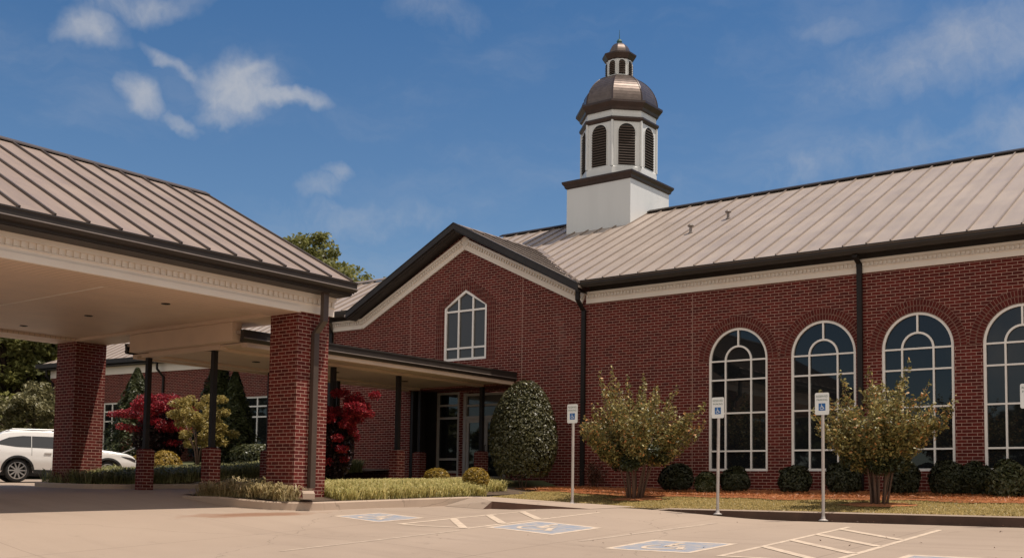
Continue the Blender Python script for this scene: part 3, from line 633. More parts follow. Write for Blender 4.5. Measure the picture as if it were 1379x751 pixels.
slope_roof(mroof, [(-18.35, 27.05), (WX1+.4, 27.05), (WX1+.4, 35), (-27.5, 35), (-27.5, vy(-27.5)), (GX, vy(GX))], lambda x, y: zmain(y))
slope_roof(mroof, [(WX1+.4, 35), (WX1+.4, 43), (-27.5, 43), (-27.5, 35)], lambda x, y: zmain(70-y))
roof = part(mroof, 'roof', M['roof'])
mb = MB(); x = -27.3+.02
while x < WX1+.3:
    y0 = 27.06 if x > -18.4 else vy(x)+.05
    if x > -18.4 or x < GX or True: rib(mb, (x, y0, zmain(y0)), (x, 34.95, zmain(34.95)))
    x += .61
mb.build('roof_seam', M['rib'], roof)
mb = MB(); mb.obox((-27.6, 34.8, zmain(34.8)+.05), (WX1+28, 0, 0), (0, .2, .104), (0, -.02, .04)); mb.obox((-27.6, 35.2, zmain(34.8)+.05), (WX1+28, 0, 0), (0, -.2, .104), (0, .02, .04)); mb.build('ridge_cap', M['brown'], roof)
groof = MB()
for s in (-1, 1):
    xe = GX+s*5.05 if s > 0 else GX-5.1; poly = [(GX, 27.0), (xe, 27.0), (xe, vy(xe)+.4), (GX, vy(GX)+.5)]
    slope_roof(groof, poly, lambda x, y: gz_(x)+.012)
gr = part(groof, 'gable_roof', M['roof'])
for s in (-1, 1):
    mb = MB()
    for i in range(0, 9):
        y = 27.25+.61*i; xl = GX+s*5.0
        # where the seam meets the valley
        zz = 7.99+.519*(y-27.05); xv = GX+s*max(0., (GPK-zz)/SL); xv = xv if y > 27.1 else xl
        if abs(xv-GX) > .15: rib(mb, (GX, y, GPK+.012), (xv, y, gz_(xv)+.012))
    mb.build('roof_seam', M['rib_c'], gr)
mb = MB(); 
for s in (-1, 1): mb.obox((GX, 27.0, GPK+.03), (s*.16, 0, -.08), (0, 5.0, 0), (0, 0, .03))
mb.build('ridge_cap', M['rib'], gr)
mb = MB()    # valley flashing
for s, xe in ((1, -18.35), (-1, -28.3)):
    a = Vector((xe, 27.1, gz_(xe)+.03)); b = Vector((GX, vy(GX), GPK+.03)); mb.obox(a+Vector((-.13, -.0, 0)), b-a, (.28, 0, .0), (0, 0, .03))
mb.build('valley_flashing', M['rib'], gr)
# rake fascia of the gable (brown, stepped)
mb = MB()
for s in (1, -1):
    xe = GX+s*5.0
    a = Vector((xe, 27.0, gz_(xe))); b = Vector((GX, 27.0, GPK)); t = b-a
    mb.obox(a+Vector((0, -.03, -.15-.001*s)), t, (0, 0, .19), (0, .06, 0)); mb.obox(a+Vector((0, .035, -.20-.001*s)), t, (0, 0, .08), (0, .09, 0))
    mb.obox(a+Vector((0, .13, -.205-.001*s)), t, (0, 0, .04), (0, .44, 0)); mb.obox(a+Vector((0, -.045, .040+.001*s)), t, (0, 0, .03), (0, .12, 0))
part(mb, 'rake_fascia', M['brown'])
# low roof at the gable's left shoulder
mb = MB(); ly = 30.6
slope_roof(mb, [(WX0-.6, 27.05), (-28.3, 27.05), (-24.6, ly), (-38, ly), (-38, 27.05)], lambda x, y: zmain(y))
slope_roof(mb, [(-38, ly), (-24.6, ly), (-24.6, 34), (-38, 34)], lambda x, y: zmain(2*ly-y))
lr = part(mb, 'roof', M['roof']); mb = MB()
x = -37.8
while x < -25: 
    y0 = 27.06 if x < -28.4 else 27.06+(x+28.4)*.95
    rib(mb, (x, y0, zmain(y0)), (x, ly-.03, zmain(ly-.03))); x += .61
mb.build('roof_seam', M['rib'], lr)
mb = MB(); mb.obox((-38, ly-.15, zmain(ly-.15)+.05), (13.4, 0, 0), (0, .17, .088), (0, 0, .05)); mb.build('ridge_cap', M['rib'], lr)
# gutters: ogee trough + soffit
def gutter(mb, x0, x1, yf=27.0, zt=7.99, m=None, z0=7.80):
    prof = [(yf+.16, zt), (yf-.0, zt), (yf-.0, zt-.035), (yf+.02, zt-.05), (yf+.03, zt-.12), (yf+.07, z0-.0), (yf+.16, z0)]
    for (a, za), (b, zb) in zip(prof, prof[1:]): mb.face([(x0, a, za), (x0, b, zb), (x1, b, zb), (x1, a, za)], m=M['lip'] if abs(za-zt+.035) < 1e-6 else M['brown'])
    for x, s in ((x0, 1), (x1, -1)): mb.face([(x, a, z) for a, z in prof][::s], m=M['brown'])
    mb.box(x0, x1, yf+.16, yf+.19, z0-.004, zt-.02, m=M['brown']); mb.box(x0, x1, yf+.19, YW-.03, z0+.06, z0+.08, m=M['brown']); mb.box(x0, x1, YW-.03, YW-.004, 7.725, z0+.06, m=M['brown'])
mb = MB(); gutter(mb, -18.30, WX1+.4); part(mb, 'gutter'); mb = MB(); gutter(mb, -30.2, -28.2); part(mb, 'gutter')
def downspout(pts, parent=church, m='postm', w=.10, d=.08):
    mb = MB(); P = [Vector(p) for p in pts]
    for a, b in zip(P, P[1:]):
        t = b-a
        if abs(t.z) > .2*t.length: mb.obox(a+Vector((-w/2, -d/2, 0)), t, (w, 0, 0), (0, d, 0))
        else: mb.obox(a+Vector((-w/2, 0, -d/2)), t, (w, 0, 0), (0, 0, d))
    for z in (P[-1].z+.8, P[-1].z+2.6): mb.box(P[-1].x-w/2-.015, P[-1].x+w/2+.015, P[-1].y-d/2-.006, P[-1].y+d/2+.03, z, z+.04)
    return part(mb, 'downspout', M[m], parent)
downspout([(-18.5, 27.2, 7.82), (-18.5, 27.2, 7.45), (-18.5, YW-.06, 7.15), (-18.5, YW-.06, 1.75)], w=.13)
downspout([(-9.93, 27.2, 7.82), (-9.93, 27.2, 7.72), (-9.93, YW-.10, 7.6), (-9.93, YW-.10, 1.75)], w=.13)
downspout([(-29.66, 27.2, 7.82), (-29.66, YW-.06, 7.3), (-29.66, YW-.06, 1.75)], w=.12)
# roof vents
for x, y in ((-15.9, 32.05), (-16.65, 30.9)):
    z = zmain(y); mb = MB(); mb.lathe([(.08, -.1), (.08, .02), (.045, .04), (.045, .20), (.09, .21), (.11, .24), (.07, .29), (.0, .33)], (x, y, z), 10); part(mb, 'roof_vent', M['lip'])

# cupola
CX, CY = -21.98, 35.0; cup = None
def octp(ap): return ap/math.cos(math.pi/8)
mb = MB(); hb = 1.41; mb.box(CX-hb, CX+hb, CY-hb, CY+hb, 10.6, 13.30)
cup = part(mb, 'cupola', M['white'])
mb = MB(); q = [(hb+.005, 13.10), (hb+.06, 13.14), (hb+.08, 13.22), (hb+.13, 13.28), (hb+.15, 13.33), (hb+.15, 13.38), (hb*.9, 13.46), (.6, 13.62)]
mb.lathe([(r*math.sqrt(2), z) for r, z in q], (CX, CY, 0), 4, math.pi/4); mb.build('base_cap', M['copper_d'], cup)
OA = 1.36; rt = math.pi/8
mb = MB(); mb.lathe([(octp(OA), 13.4), (octp(OA), 13.70), (octp(OA)-.03, 13.74), (octp(OA)-.03, 16.10)], (CX, CY, 0), 8, rt)
for k in range(8):     # corner pilasters
    a = rt+2*math.pi*k/8; r = octp(OA)-.02; c = Vector((CX+r*math.cos(a), CY+r*math.sin(a), 13.72))
    mb.lathe([(.05, 0), (.05, 1.75)], c, 8, a)
mb.build('drum', M['white'], cup)
mb = MB(); mb.lathe([(octp(OA)-.02, 15.43), (octp(OA)+.03, 15.46), (octp(OA)+.08, 15.53), (octp(OA)+.08, 15.59), (octp(OA)-.02, 15.62)], (CX, CY, 0), 8, rt)
mb.lathe([(octp(OA)-.02, 15.86), (octp(OA)+.05, 15.88), (octp(OA)+.08, 15.97), (octp(OA)+.17, 16.06), (octp(OA)+.22, 16.11), (octp(OA)+.22, 16.19), (octp(OA)+.02, 16.26)], (CX, CY, 0), 8, rt)
mb.build('dome_cornice', M['copper_d'], cup)
DR_ = octp(OA)+.03; DH = 1.68; prof = []
for i in range(15):
    a = math.pi/2*i/14*.80; prof.append((DR_*math.cos(a)*.985+.0, 16.20+DH*math.sin(a)/math.sin(math.pi/2*.80)*.80))
mb = MB()
for (r0, z0), (r1, z1) in zip(prof, prof[1:]): mb.lathe([(r0-.02, z0), (r0+.012, z0), (r0+.012, z0+.02), (r1+.016, z1+.002)], (CX, CY, 0), 8, rt)
mb.lathe([(prof[-1][0], prof[-1][1]), (.3, prof[-1][1]+.02)], (CX, CY, 0), 8, rt)
dome = mb.build('dome', M['copper'], cup)
for k in range(8):
    mb = MB(); a = rt+2*math.pi*k/8; mb.tube([(CX+(r+.012)*math.cos(a), CY+(r+.012)*math.sin(a), z) for r, z in prof], .028, 5); mb.build('dome_rib', M['copper_d'], cup)
def louver(cx_, cy_, ap, k, w, z0, zs, nsl, name='louver'):
    a = 2*math.pi*k/8; nrm = Vector((math.cos(a), math.sin(a), 0)); tg = Vector((-math.sin(a), math.cos(a), 0)); c = Vector((cx_, cy_, 0))+nrm*ap
    mb = MB(); r = w/2; pts = [(-r, z0), (r, z0)]+[(r*math.cos(math.pi*i/12), zs+r*math.sin(math.pi*i/12)) for i in range(13)]
    mb.loops([pts], lambda u, z: tuple(c+tg*u+nrm*.006+Vector((0, 0, z))), m=M['dark'], flip=False)
    top = zs+r
    for i in range(nsl):
        z = z0+(top-z0)*(i+.3)/nsl; hw = r if z+.07 < zs else math.sqrt(max(0, r*r-(z+.07-zs)**2))
        if hw > .05: mb.obox(c+tg*(-hw)+nrm*.004+Vector((0, 0, z+.05)), tg*2*hw, nrm*.05+Vector((0, 0, -.045)), Vector((0, 0, .018))+nrm*.01, m=M['louver'])
    fw = .035
    for i in range(12):
        a0, a1 = math.pi*i/12, math.pi*(i+1)/12
        P = lambda rr, an, o: c+tg*(rr*math.cos(an))+Vector((0, 0, zs+rr*math.sin(an)))+nrm*o
        mb.face([P(r, a0, .03), P(r+fw, a0, .03), P(r+fw, a1, .03), P(r, a1, .03)], m=M['white']); mb.face([P(r+fw, a0, .03), P(r+fw, a0, 0), P(r+fw, a1, 0), P(r+fw, a1, .03)], m=M['white'])
        mb.face([P(r, a0, 0), P(r, a0, .03), P(r, a1, .03), P(r, a1, 0)], m=M['white'])
    for s in (-1, 1): mb.obox(c+tg*(s*r if s > 0 else -r-fw)+Vector((0, 0, z0)), tg*fw, nrm*.03, (0, 0, zs-z0), m=M['white'])
    return mb.build(name, None, cup)
for k in range(8): louver(CX, CY, OA-.03, k, .64, 13.78, 15.04, 16)
LA = .47; zb = prof[-1][1]-.10
mb = MB(); mb.lathe([(octp(LA)+.05, zb), (octp(LA)+.05, zb+.10), (octp(LA), zb+.12), (octp(LA), 18.25)], (CX, CY, 0), 8, rt); mb.build('lantern', M['white'], cup)
for k in range(8): louver(CX, CY, LA, k, .25, zb+.14, 18.02, 8, 'lantern_opening')
mb = MB(); mb.lathe([(octp(LA), 18.18), (octp(LA)+.05, 18.21), (octp(LA)+.12, 18.32), (octp(LA)+.16, 18.38), (octp(LA)+.16, 18.43), (.40, 18.50)], (CX, CY, 0), 8, rt); mb.build('lantern_cornice', M['copper_d'], cup)
mb = MB(); mb.lathe([(.43*math.cos(rad(9*i)), 18.47+.50*math.sin(rad(9*i))) for i in range(11)], (CX, CY, 0), 8, rt); mb.build('lantern_dome', M['copper'], cup)
mb = MB(); mb.lathe([(.0, 18.94), (.09, 18.96), (.11, 19.03), (.07, 19.11), (.02, 19.13), (.014, 19.16), (.006, 19.50), (0, 19.51)], (CX, CY, 0), 10); mb.build('finial', M['green'], cup)

# ------------------------------------------------------------------ left wing of the church (slightly turned)
WA, WB = Vector((-57.3, 32.30, 0)), Vector((-29.62, 35.25, 0)); wd = (WB-WA).normalized(); wn = Vector((wd.y, -wd.x, 0)); WL = (WB-WA).length
def wp(s, o, z): p = WA+wd*s-wn*o; return (p.x, p.y, z)      # s along wall, o into the building
def sx(X): return (X+57.3)/wd.x
wwin = [(sx(-52.82), sx(-51.45)), (sx(-42.55), sx(-40.75))]; recs = (sx(-47.6), sx(-45.3))
mb = MB(); holes = [[(a, 3.35), (b, 3.35), (b, 6.0), (a, 6.0)] for a, b in wwin]+[[(recs[0], 2.2), (recs[1], 2.2), (recs[1], 5.9), (recs[0], 5.9)]]
mb.loops([[(0, 1.0), (WL, 1.0), (WL, 7.9), (0, 7.9)]]+holes, lambda s, z: wp(s, 0, z))
for h in holes:
    dp = 1.6 if h[0][1] < 3 else .14
    for i in range(4):
        a, b = h[i], h[(i+1) % 4]; mb.face([wp(a[0], 0, a[1]), wp(b[0], 0, b[1]), wp(b[0], dp, b[1]), wp(a[0], dp, a[1])])
mb.face([wp(0, 0, 1), wp(0, 0, 7.9), wp(0, 14, 7.9), wp(0, 14, 1)]); mb.face([wp(0, 14, 1), wp(0, 14, 7.9), wp(WL, 14, 7.9), wp(WL, 14, 1)])
part(mb, 'brick_wall', M['brick'])
for a, b in wwin:
    mb = MB(); T = lambda s, z, o: wp(s, o, z)
    def wb(s0, z0, s1, z1, o0=.03, o1=.08): p = Vector(wp(s0, o1, z0)); mb.obox(p, wd*(s1-s0), wn*(o1-o0), (0, 0, z1-z0))
    f = .08; wb(a, 3.35, a+f, 6.0); wb(b-f, 3.35, b, 6.0); wb(a+f, 3.35, b-f, 3.35+f); wb(a+f, 6-f, b-f, 6.0); mid = (a+b)/2
    wb(mid-.035, 3.43, mid+.035, 5.92, .034); wb(a+f, 5.49, b-f, 5.56, .038); wb(a+f, 4.98, b-f, 5.05, .038)
    w = part(mb, 'window', M['frame']); pb = MB(); pb.face([wp(a, .075, 3.35), wp(b, .075, 3.35), wp(b, .075, 6), wp(a, .075, 6)]); pb.build('pane', M['glass'], w)
mb = MB(); s0, s1 = recs; mb.face([wp(s0, 1.6, 2.2), wp(s1, 1.6, 2.2), wp(s1, 1.6, 5.9), wp(s0, 1.6, 5.9)]); mb.obox(wp(s0+.5, 1.58, 2.4), wd*1.2, wn*.04, (0, 0, 2.2)); part(mb, 'side_door', M['dark'])
mb = MB(); mb.obox(wp(-.02, 0, 7.50), wd*(WL+.02), wn*.05, (0, 0, .42)); part(mb, 'frieze_board', M['trim'])
mb = MB()
mb.obox(wp(-.62, -.45, 8.02), wd*(WL+.6), wn*.16, (0, 0, .24)); mb.obox(wp(-.62, 0, 7.93), wd*(WL+.6), wn*.46, (0, 0, .04)); mb.obox(wp(-.62, -.45, 8.02), wd*.16, -wn*15, (0, 0, .24)); mb.obox(wp(-.60, -.4, 7.93), wd*.58, -wn*14, (0, 0, .04))
part(mb, 'gutter', M['brown'])
mb = MB(); rz = lambda o: 8.22+.50*(o+.5)
ro = 7.5
Q = lambda s, o: Vector(wp(s, o, 0)).xy
def wz(o): return rz(o)
A_, B_, C_, D_ = wp(-.6, -.55, wz(-.55)), wp(WL, -.55, wz(-.55)), wp(WL, ro, wz(ro)), wp(ro+.0, ro, wz(ro)); E_ = wp(-.6, 2*ro+.5, wz(-.55))
F_ = wp(WL, 2*ro+.5, wz(-.55)); mb.face([A_, B_, C_, D_]); mb.face([A_, D_, E_]); mb.face([D_, C_, F_, E_]); 
wr = part(mb, 'roof', M['roof']); mb = MB(); s = -.3
while s < WL:
    o1 = min(ro, s+.0) if s < ro else ro
    if o1 > -.3: rib(mb, wp(s, -.54, wz(-.54)), wp(s, o1, wz(o1)))
    s += .61
mb.build('roof_seam', M['rib'], wr)
def wds(s):
    mb = MB(); pts = [wp(s, -.40, 8.0), wp(s, -.38, 7.6), wp(s+.12, -.06, 7.2), wp(s+.12, -.06, 2.3)]; mb.tube(pts, .07, 6); part(mb, 'downspout', M['postm'])
wds(sx(-48.3)); wds(sx(-57.2))
mb = MB(); mb.obox(wp(sx(-55.6), -.02, 6.75), wd*.42, wn*.25, (0, 0, .42)); mb.obox(wp(sx(-55.5), -.27, 6.80), wd*.25, wn*.06, (0, 0, .2)); part(mb, 'wall_lamp', M['frame'])

# ------------------------------------------------------------------ porte cochere
pc = thing('porte_cochere', (-24, 11, 1.2), 'open drive-through canopy with brick pillars and brown metal gable roof', 'porte cochere')
PX0, PX1 = -29.05, -18.90; PY0, PY1 = 3.5, 17.45; RXC = -23.98; CZ = 5.60
zc = lambda x: 6.36+.522*(5.78-abs(x-RXC))
XE = RXC+5.72; PYE = 17.62
mb = MB()
for s in (1, -1):
    slope_roof(mb, [(RXC, PY0-.4), (RXC+s*5.72, PY0-.4), (RXC+s*5.72, PYE), (RXC, PYE)], lambda x, y: zc(x))
pr = part(mb, 'roof', M['roof_c'], pc)
mb = MB(); y = PYE-.04
i = 0
while y > PY0-.4:
    for s in (1, -1): rib(mb, (RXC+s*5.70, y, zc(RXC+5.70)), (RXC, y, zc(RXC)), .042, .05)
    y -= .668
mb.build('roof_seam', M['rib_c'], pr); mb = MB()
for s in (1, -1): mb.obox((RXC, PY0-.4, zc(RXC)+.04), (s*.2, 0, -.104), (0, PYE-PY0+.4, 0), (0, 0, .03))
mb.build('ridge_cap', M['rib_c'], pr)
zt = zc(XE)
for s in (1, -1):
    mb = MB(); xo = RXC+s*5.72; X = lambda d: xo+s*d
    prof = [(-.06, zt+.0), (.13, zt-.02), (.13, zt-.05), (.11, zt-.07), (.10, zt-.17), (.14, zt-.173), (.14, zt-.195), (.08, zt-.24), (-.06, zt-.25)]
    for k, ((a, za), (b, zb2)) in enumerate(zip(prof, prof[1:])):
        q = [(X(a), PY0-.4, za), (X(b), PY0-.4, zb2), (X(b), PYE, zb2), (X(a), PYE, za)]; mb.face(q[::-1] if s > 0 else q, m=M['lip'] if k in (4, 5) else M['brown'])
    for yy in (PY0-.4, PYE): mb.face([(X(a), yy, z) for a, z in prof], m=M['brown'])
    mb.obox((X(-.10), PY0-.4, zt-.30), (s*.04, 0, 0), (0, PYE-PY0+.4, 0), (0, 0, .28), m=M['brown'])
    mb.obox((X(-.10), PY0-.4, zt-.32), (-s*.50, 0, 0), (0, PYE-PY0+.4, 0), (0, 0, .03), m=M['brown'])
    mb.build('gutter', None, pc)
mb = MB()
cornice(mb, (PX1, PYE-.04, CZ+.03), (PX1, PY0, CZ+.03), (1, 0, 0), h=.42, th=.04, sp=.145); cornice(mb, (PX0, PY0, CZ+.03), (PX0, PYE-.04, CZ+.03), (-1, 0, 0), h=.42, th=.04, sp=.145)
# upper plain board and lower plain board are stepped proud of the dentil band
for s, x in ((1, PX1), (-1, PX0)):
    mb.obox((x, PY0, CZ+.365), (s*.10, 0, 0), (0, PYE-.03-PY0, 0), (0, 0, .105)); mb.obox((x, PY0, CZ+.0), (s*.075, 0, 0), (0, 16.50-PY0, 0), (0, 0, .13))
part(mb, 'cornice', M['trim'], pc)
for yy, s in ((PYE-.02, 1), (PY0-.3, -1)):       # gable ends
    mb = MB(); pts = [(PX0+.02, CZ+.45), (PX1-.02, CZ+.45), (RXC, zc(RXC)-.12)]; mb.loops([pts], lambda x, z: (x, yy, z), flip=(s > 0)); mb.loops([pts], lambda x, z: (x, yy-s*.1, z), flip=(s < 0))
    for k in (1, -1):
        a = Vector((RXC+k*5.7, yy, zc(RXC+5.7))); b = Vector((RXC, yy, zc(RXC))); mb.obox(a+Vector((0, 0, -.28)), b-a, (0, s*.05, 0), (0, 0, .26), m=M['brown'])
    ge = mb.build('gable_end', [M['beam'], M['brown']], pc)
    for p in ge.data.polygons: p.material_index = 0 if len(p.vertices) == 3 else 1
mb = MB()       # perimeter beams and plank ceiling
BW = .95
for x0, x1 in ((PX1-BW, PX1-.001), (PX0+.001, PX0+BW)): mb.box(x0, x1, PY0, 16.499, CZ, CZ+.45, m=M['soffit'])
mb.box(PX0+.001, PX1-.001, 16.50, PY1, CZ-.002, CZ+.45, m=M['beam']); mb.box(PX0, PX1, PY0-.9, PY0, CZ-.002, CZ+.45, m=M['beam'])
mb.build('perimeter_beam', None, pc)
mb = MB(); mb.box(PX0+BW, PX1-BW, PY0, 16.5, CZ+.075, CZ+.13); part(mb, 'ceiling', M['beam'], pc)
mb = MB()
for yj in (8.3, 12.4): mb.box(PX0+BW, PX1-BW, yj, yj+.035, CZ+.062, CZ+.0745)
part(mb, 'ceiling_joint', M['trim'], pc)
for x in (-20.9, -24.0, -27.0):
    for y in (6, 10.2, 14.4):
        mb = MB(); mb.lathe([(0.05, CZ+.055), (.08, CZ+.066), (.10, CZ+.062), (.10, CZ+.08)], (x, y, 0), 14); part(mb, 'recessed_light', M['brown'], pc)
for x0, x1 in ((PX1-BW, PX1), (PX0, PX0+BW)):
    for y0, y1 in ((16.52, 17.46), (PY0-.9, PY0+.04)):
        mb = MB(); zg = float(lotz(x0, y0))-.3
        mb.box(x0-(0.003 if x0 < -25 else .0), x1+(.004), y0, y1, zg, CZ-.004); 
        if x0 > -25 and y0 > 10: mb.box(x0+.3, x1+.002, y0+.08, y1-.002, CZ-.004, CZ+.34)
        part(mb, 'pillar', M['brick'], pc)
mb = MB(); dx = PX1+.06
P_ = [Vector(p) for p in ((dx+.30, 16.98, 6.12), (dx+.30, 16.98, 5.42), (dx+.02, 16.98, 5.16), (dx+.02, 16.98, 1.62))]
for a, b in zip(P_, P_[1:]): mb.obox(a+Vector((-.055, -.075, 0)), b-a, (.11, 0, 0), (0, .15, 0))
part(mb, 'downspout', M['downs'], pc)
mb = MB(); zb_ = 1.50     # splash block
mb.obox((-18.72, 16.62, 1.44), (.62, -.52, -.06), (.16, .2, 0), (0, 0, .12)); mb.obox((-18.72, 16.62, 1.44), (.1, .12, 0), (.05, .06, 0), (0, 0, .18))
tag(mb.build('splash_block', M['walk']), 'pale concrete splash block at the foot of the near brick pillar', 'splash block')

# ------------------------------------------------------------------ covered walkway
cw = thing('covered_walkway', (-24, 22, 1.6), 'low covered walkway with dark posts leading to the church entrance', 'covered walkway')
KX0, KX1 = -26.05, -21.06; KY0, KY1 = 16.62, YW-.004; SZ = 5.07
mb = MB(); mid = (KX0+KX1)/2; HK = (KX1-KX0)/2; kz = lambda x: 5.385+.03*(HK-abs(x-mid))
for s in (1, -1): slope_roof(mb, [(mid, KY0+.1), (mid+s*(HK-.1), KY0+.1), (mid+s*(HK-.1), KY1), (mid, KY1)], lambda x, y: kz(x))
kr = part(mb, 'roof', M['roof'], cw); mb = MB(); y = KY0+.3
while y < KY1:
    for s in (1, -1): rib(mb, (mid+s*(HK-.12), y, kz(mid+HK-.12)), (mid, y, kz(mid)), .03, .02)
    y += .41
mb.build('roof_seam', M['rib'], kr)
for s, xo in ((1, KX1), (-1, KX0)):
    mb = MB(); X = lambda d: xo+s*d
    prof = [(-.12, 5.41), (.0, 5.41), (.0, 5.37), (-.02, 5.36), (-.03, 5.225), (-.0, 5.222), (-.0, 5.20), (-.06, 5.13), (-.15, 5.12)]
    for k, ((a, za), (b, zb2)) in enumerate(zip(prof, prof[1:])):
        q = [(X(a), KY0+.1, za), (X(b), KY0+.1, zb2), (X(b), KY1, zb2), (X(a), KY1, za)]; mb.face(q[::-1] if s > 0 else q, m=M['lip'] if k in (4, 5) else M['brown'])
    for yy in (KY0+.1, KY1): mb.face([(X(a), yy, z) for a, z in prof], m=M['brown'])
    mb.build('gutter', None, cw)
mb = MB(); mb.box(KX0+.1, KX1-.12, KY0+.3, KY1, SZ+.02, SZ+.06, m=M['beam'])
for x in (KX0+.1, KX1-.32): mb.box(x, x+.2, KY0+.3, KY1, SZ-.06, SZ+.0199, m=M['beam'])
for x in (-25.4, -22.6): mb.box(x-.16, x+.16, KY0+.3, KY1, SZ-.05, SZ+.0198, m=M['beam'])
mb.box(-25.66, -21.38, KY0, KY0+.28, 5.14, CZ-.004, m=M['beam']); mb.box(-25.2, -22.2, KY0+.281, KY0+.5, 5.02, 5.3, m=M['beam'])
mb.build('soffit', None, cw)
for y in (19.5, 22.5, 25.5):
    mb = MB(); mb.lathe([(.05, SZ-.004), (.09, SZ+.008), (.11, SZ+.004), (.11, SZ+.022)], (-24, y, 0), 12); part(mb, 'recessed_light', M['brown'], cw)
for x, ys in ((-22.6, (17.05, 21.1, 23.75, 27.72)), (-25.4, (17.05, 21.2, 23.9, 27.8))):
    for y in ys:
        mb = MB(); zg = float(walkz(y)); h = .062
        mb.box(x-h, x+h, y-h, y+h, zg+1.10, SZ-.05); mb.box(x-h-.03, x+h+.03, y-h-.03, y+h+.03, zg+1.13, zg+1.16)
        p = part(mb, 'post', M['postm'], cw); mb = MB(); w_ = .165; mb.box(x-w_, x+w_, y-w_, y+w_, zg-.3, zg+1.10); mb.box(x-w_+.03, x+w_-.03, y-w_+.03, y+w_-.03, zg+1.1, zg+1.13); mb.build('brick_pier', M['brick'], p)

# ------------------------------------------------------------------ parking signs
def text_mesh(s, size):
    c = bpy.data.curves.new('t', 'FONT'); c.body = s; c.size = size; c.align_x = 'CENTER'; c.align_y = 'CENTER'; c.resolution_u = 2
    o = bpy.data.objects.new('t', c); COL.objects.link(o); dg = bpy.context.evaluated_depsgraph_get(); me = bpy.data.meshes.new_from_object(o.evaluated_get(dg))
    V = [v.co.copy() for v in me.vertices]; F = [list(p.vertices) for p in me.polygons]; bpy.data.objects.remove(o); bpy.data.meshes.remove(me); return V, F
TXT = [(text_mesh('RESERVED', .062), .155), (text_mesh('PARKING', .062), .08)]
signs = [((-15.3, 22.36), 'reserved parking sign post on the kerb ramp right of the big holly', .0, 1.33),
         ((-11.30, 22.27), 'reserved parking sign post in front of the leftmost arched window', .011, None),
         ((-8.85, 22.27), 'reserved parking sign post left of the right-hand flowering bush', .0, None),
         ((-4.80, 22.27), 'reserved parking sign post cut by the right edge of the picture', .0, None)]
for (x, y), lab, lean, zz in signs:
    z = zz if zz else float(lotz(x, y)); t = thing('parking_sign', (x, y, z), lab, 'parking sign', 'reserved parking signs')
    top = 3.80; mb = MB(); mb.tube([(x, y, z), (x+lean*2, y, top-.42)], .034, 12); mb.lathe([(.10, 0), (.10, .015), (.05, .04), (.034, .10)], (x, y, z), 12); part(mb, 'post', M['steel'], t)
    mb = MB(); w_, h_, r = .155, .235, .035; c = Vector((x+lean*2, y-.036, top-.24))
    out_ = []
    for (qx, qz, a0) in ((w_-r, h_-r, 0), (-w_+r, h_-r, 90), (-w_+r, -h_+r, 180), (w_-r, -h_+r, 270)):
        out_ += [(qx+r*math.cos(rad(a0+i*22.5)), qz+r*math.sin(rad(a0+i*22.5))) for i in range(5)]
    # turned a little towards the bays
    F3 = lambda u, v, o: tuple(c+Vector((u, -o, v)))
    mb.loops([out_], lambda u, v: F3(u, v, .003), m=M['signw']); mb.loops([out_], lambda u, v: F3(u, v, -.001), m=M['steel'], flip=True)
    for i in range(len(out_)):
        a, b = out_[i], out_[(i+1) % len(out_)]; mb.face([F3(*a, -.001), F3(*b, -.001), F3(*b, .003), F3(*a, .003)], m=M['steel'])
    pl = mb.build('sign_plate', None, t)
    for (V, F), dz in TXT:
        mb = MB()
        for f in F: mb.face([F3(V[i].x*.92, V[i].y+dz, .0046) for i in f], m=M['signg'])
        mb.build('lettering', None, pl)
    mb = MB(); mb.face([F3(-.075, -.145, .0045), F3(.075, -.145, .0045), F3(.075, .01, .0045), F3(-.075, .01, .0045)], m=M['signb'])
    wheelchair(lambda pts, m: mb.face([F3(-.07+p.x*.14, -.14+p.y*.145, .0058) for p in pts], m=m), M['signw']); mb.build('access_symbol', None, pl)

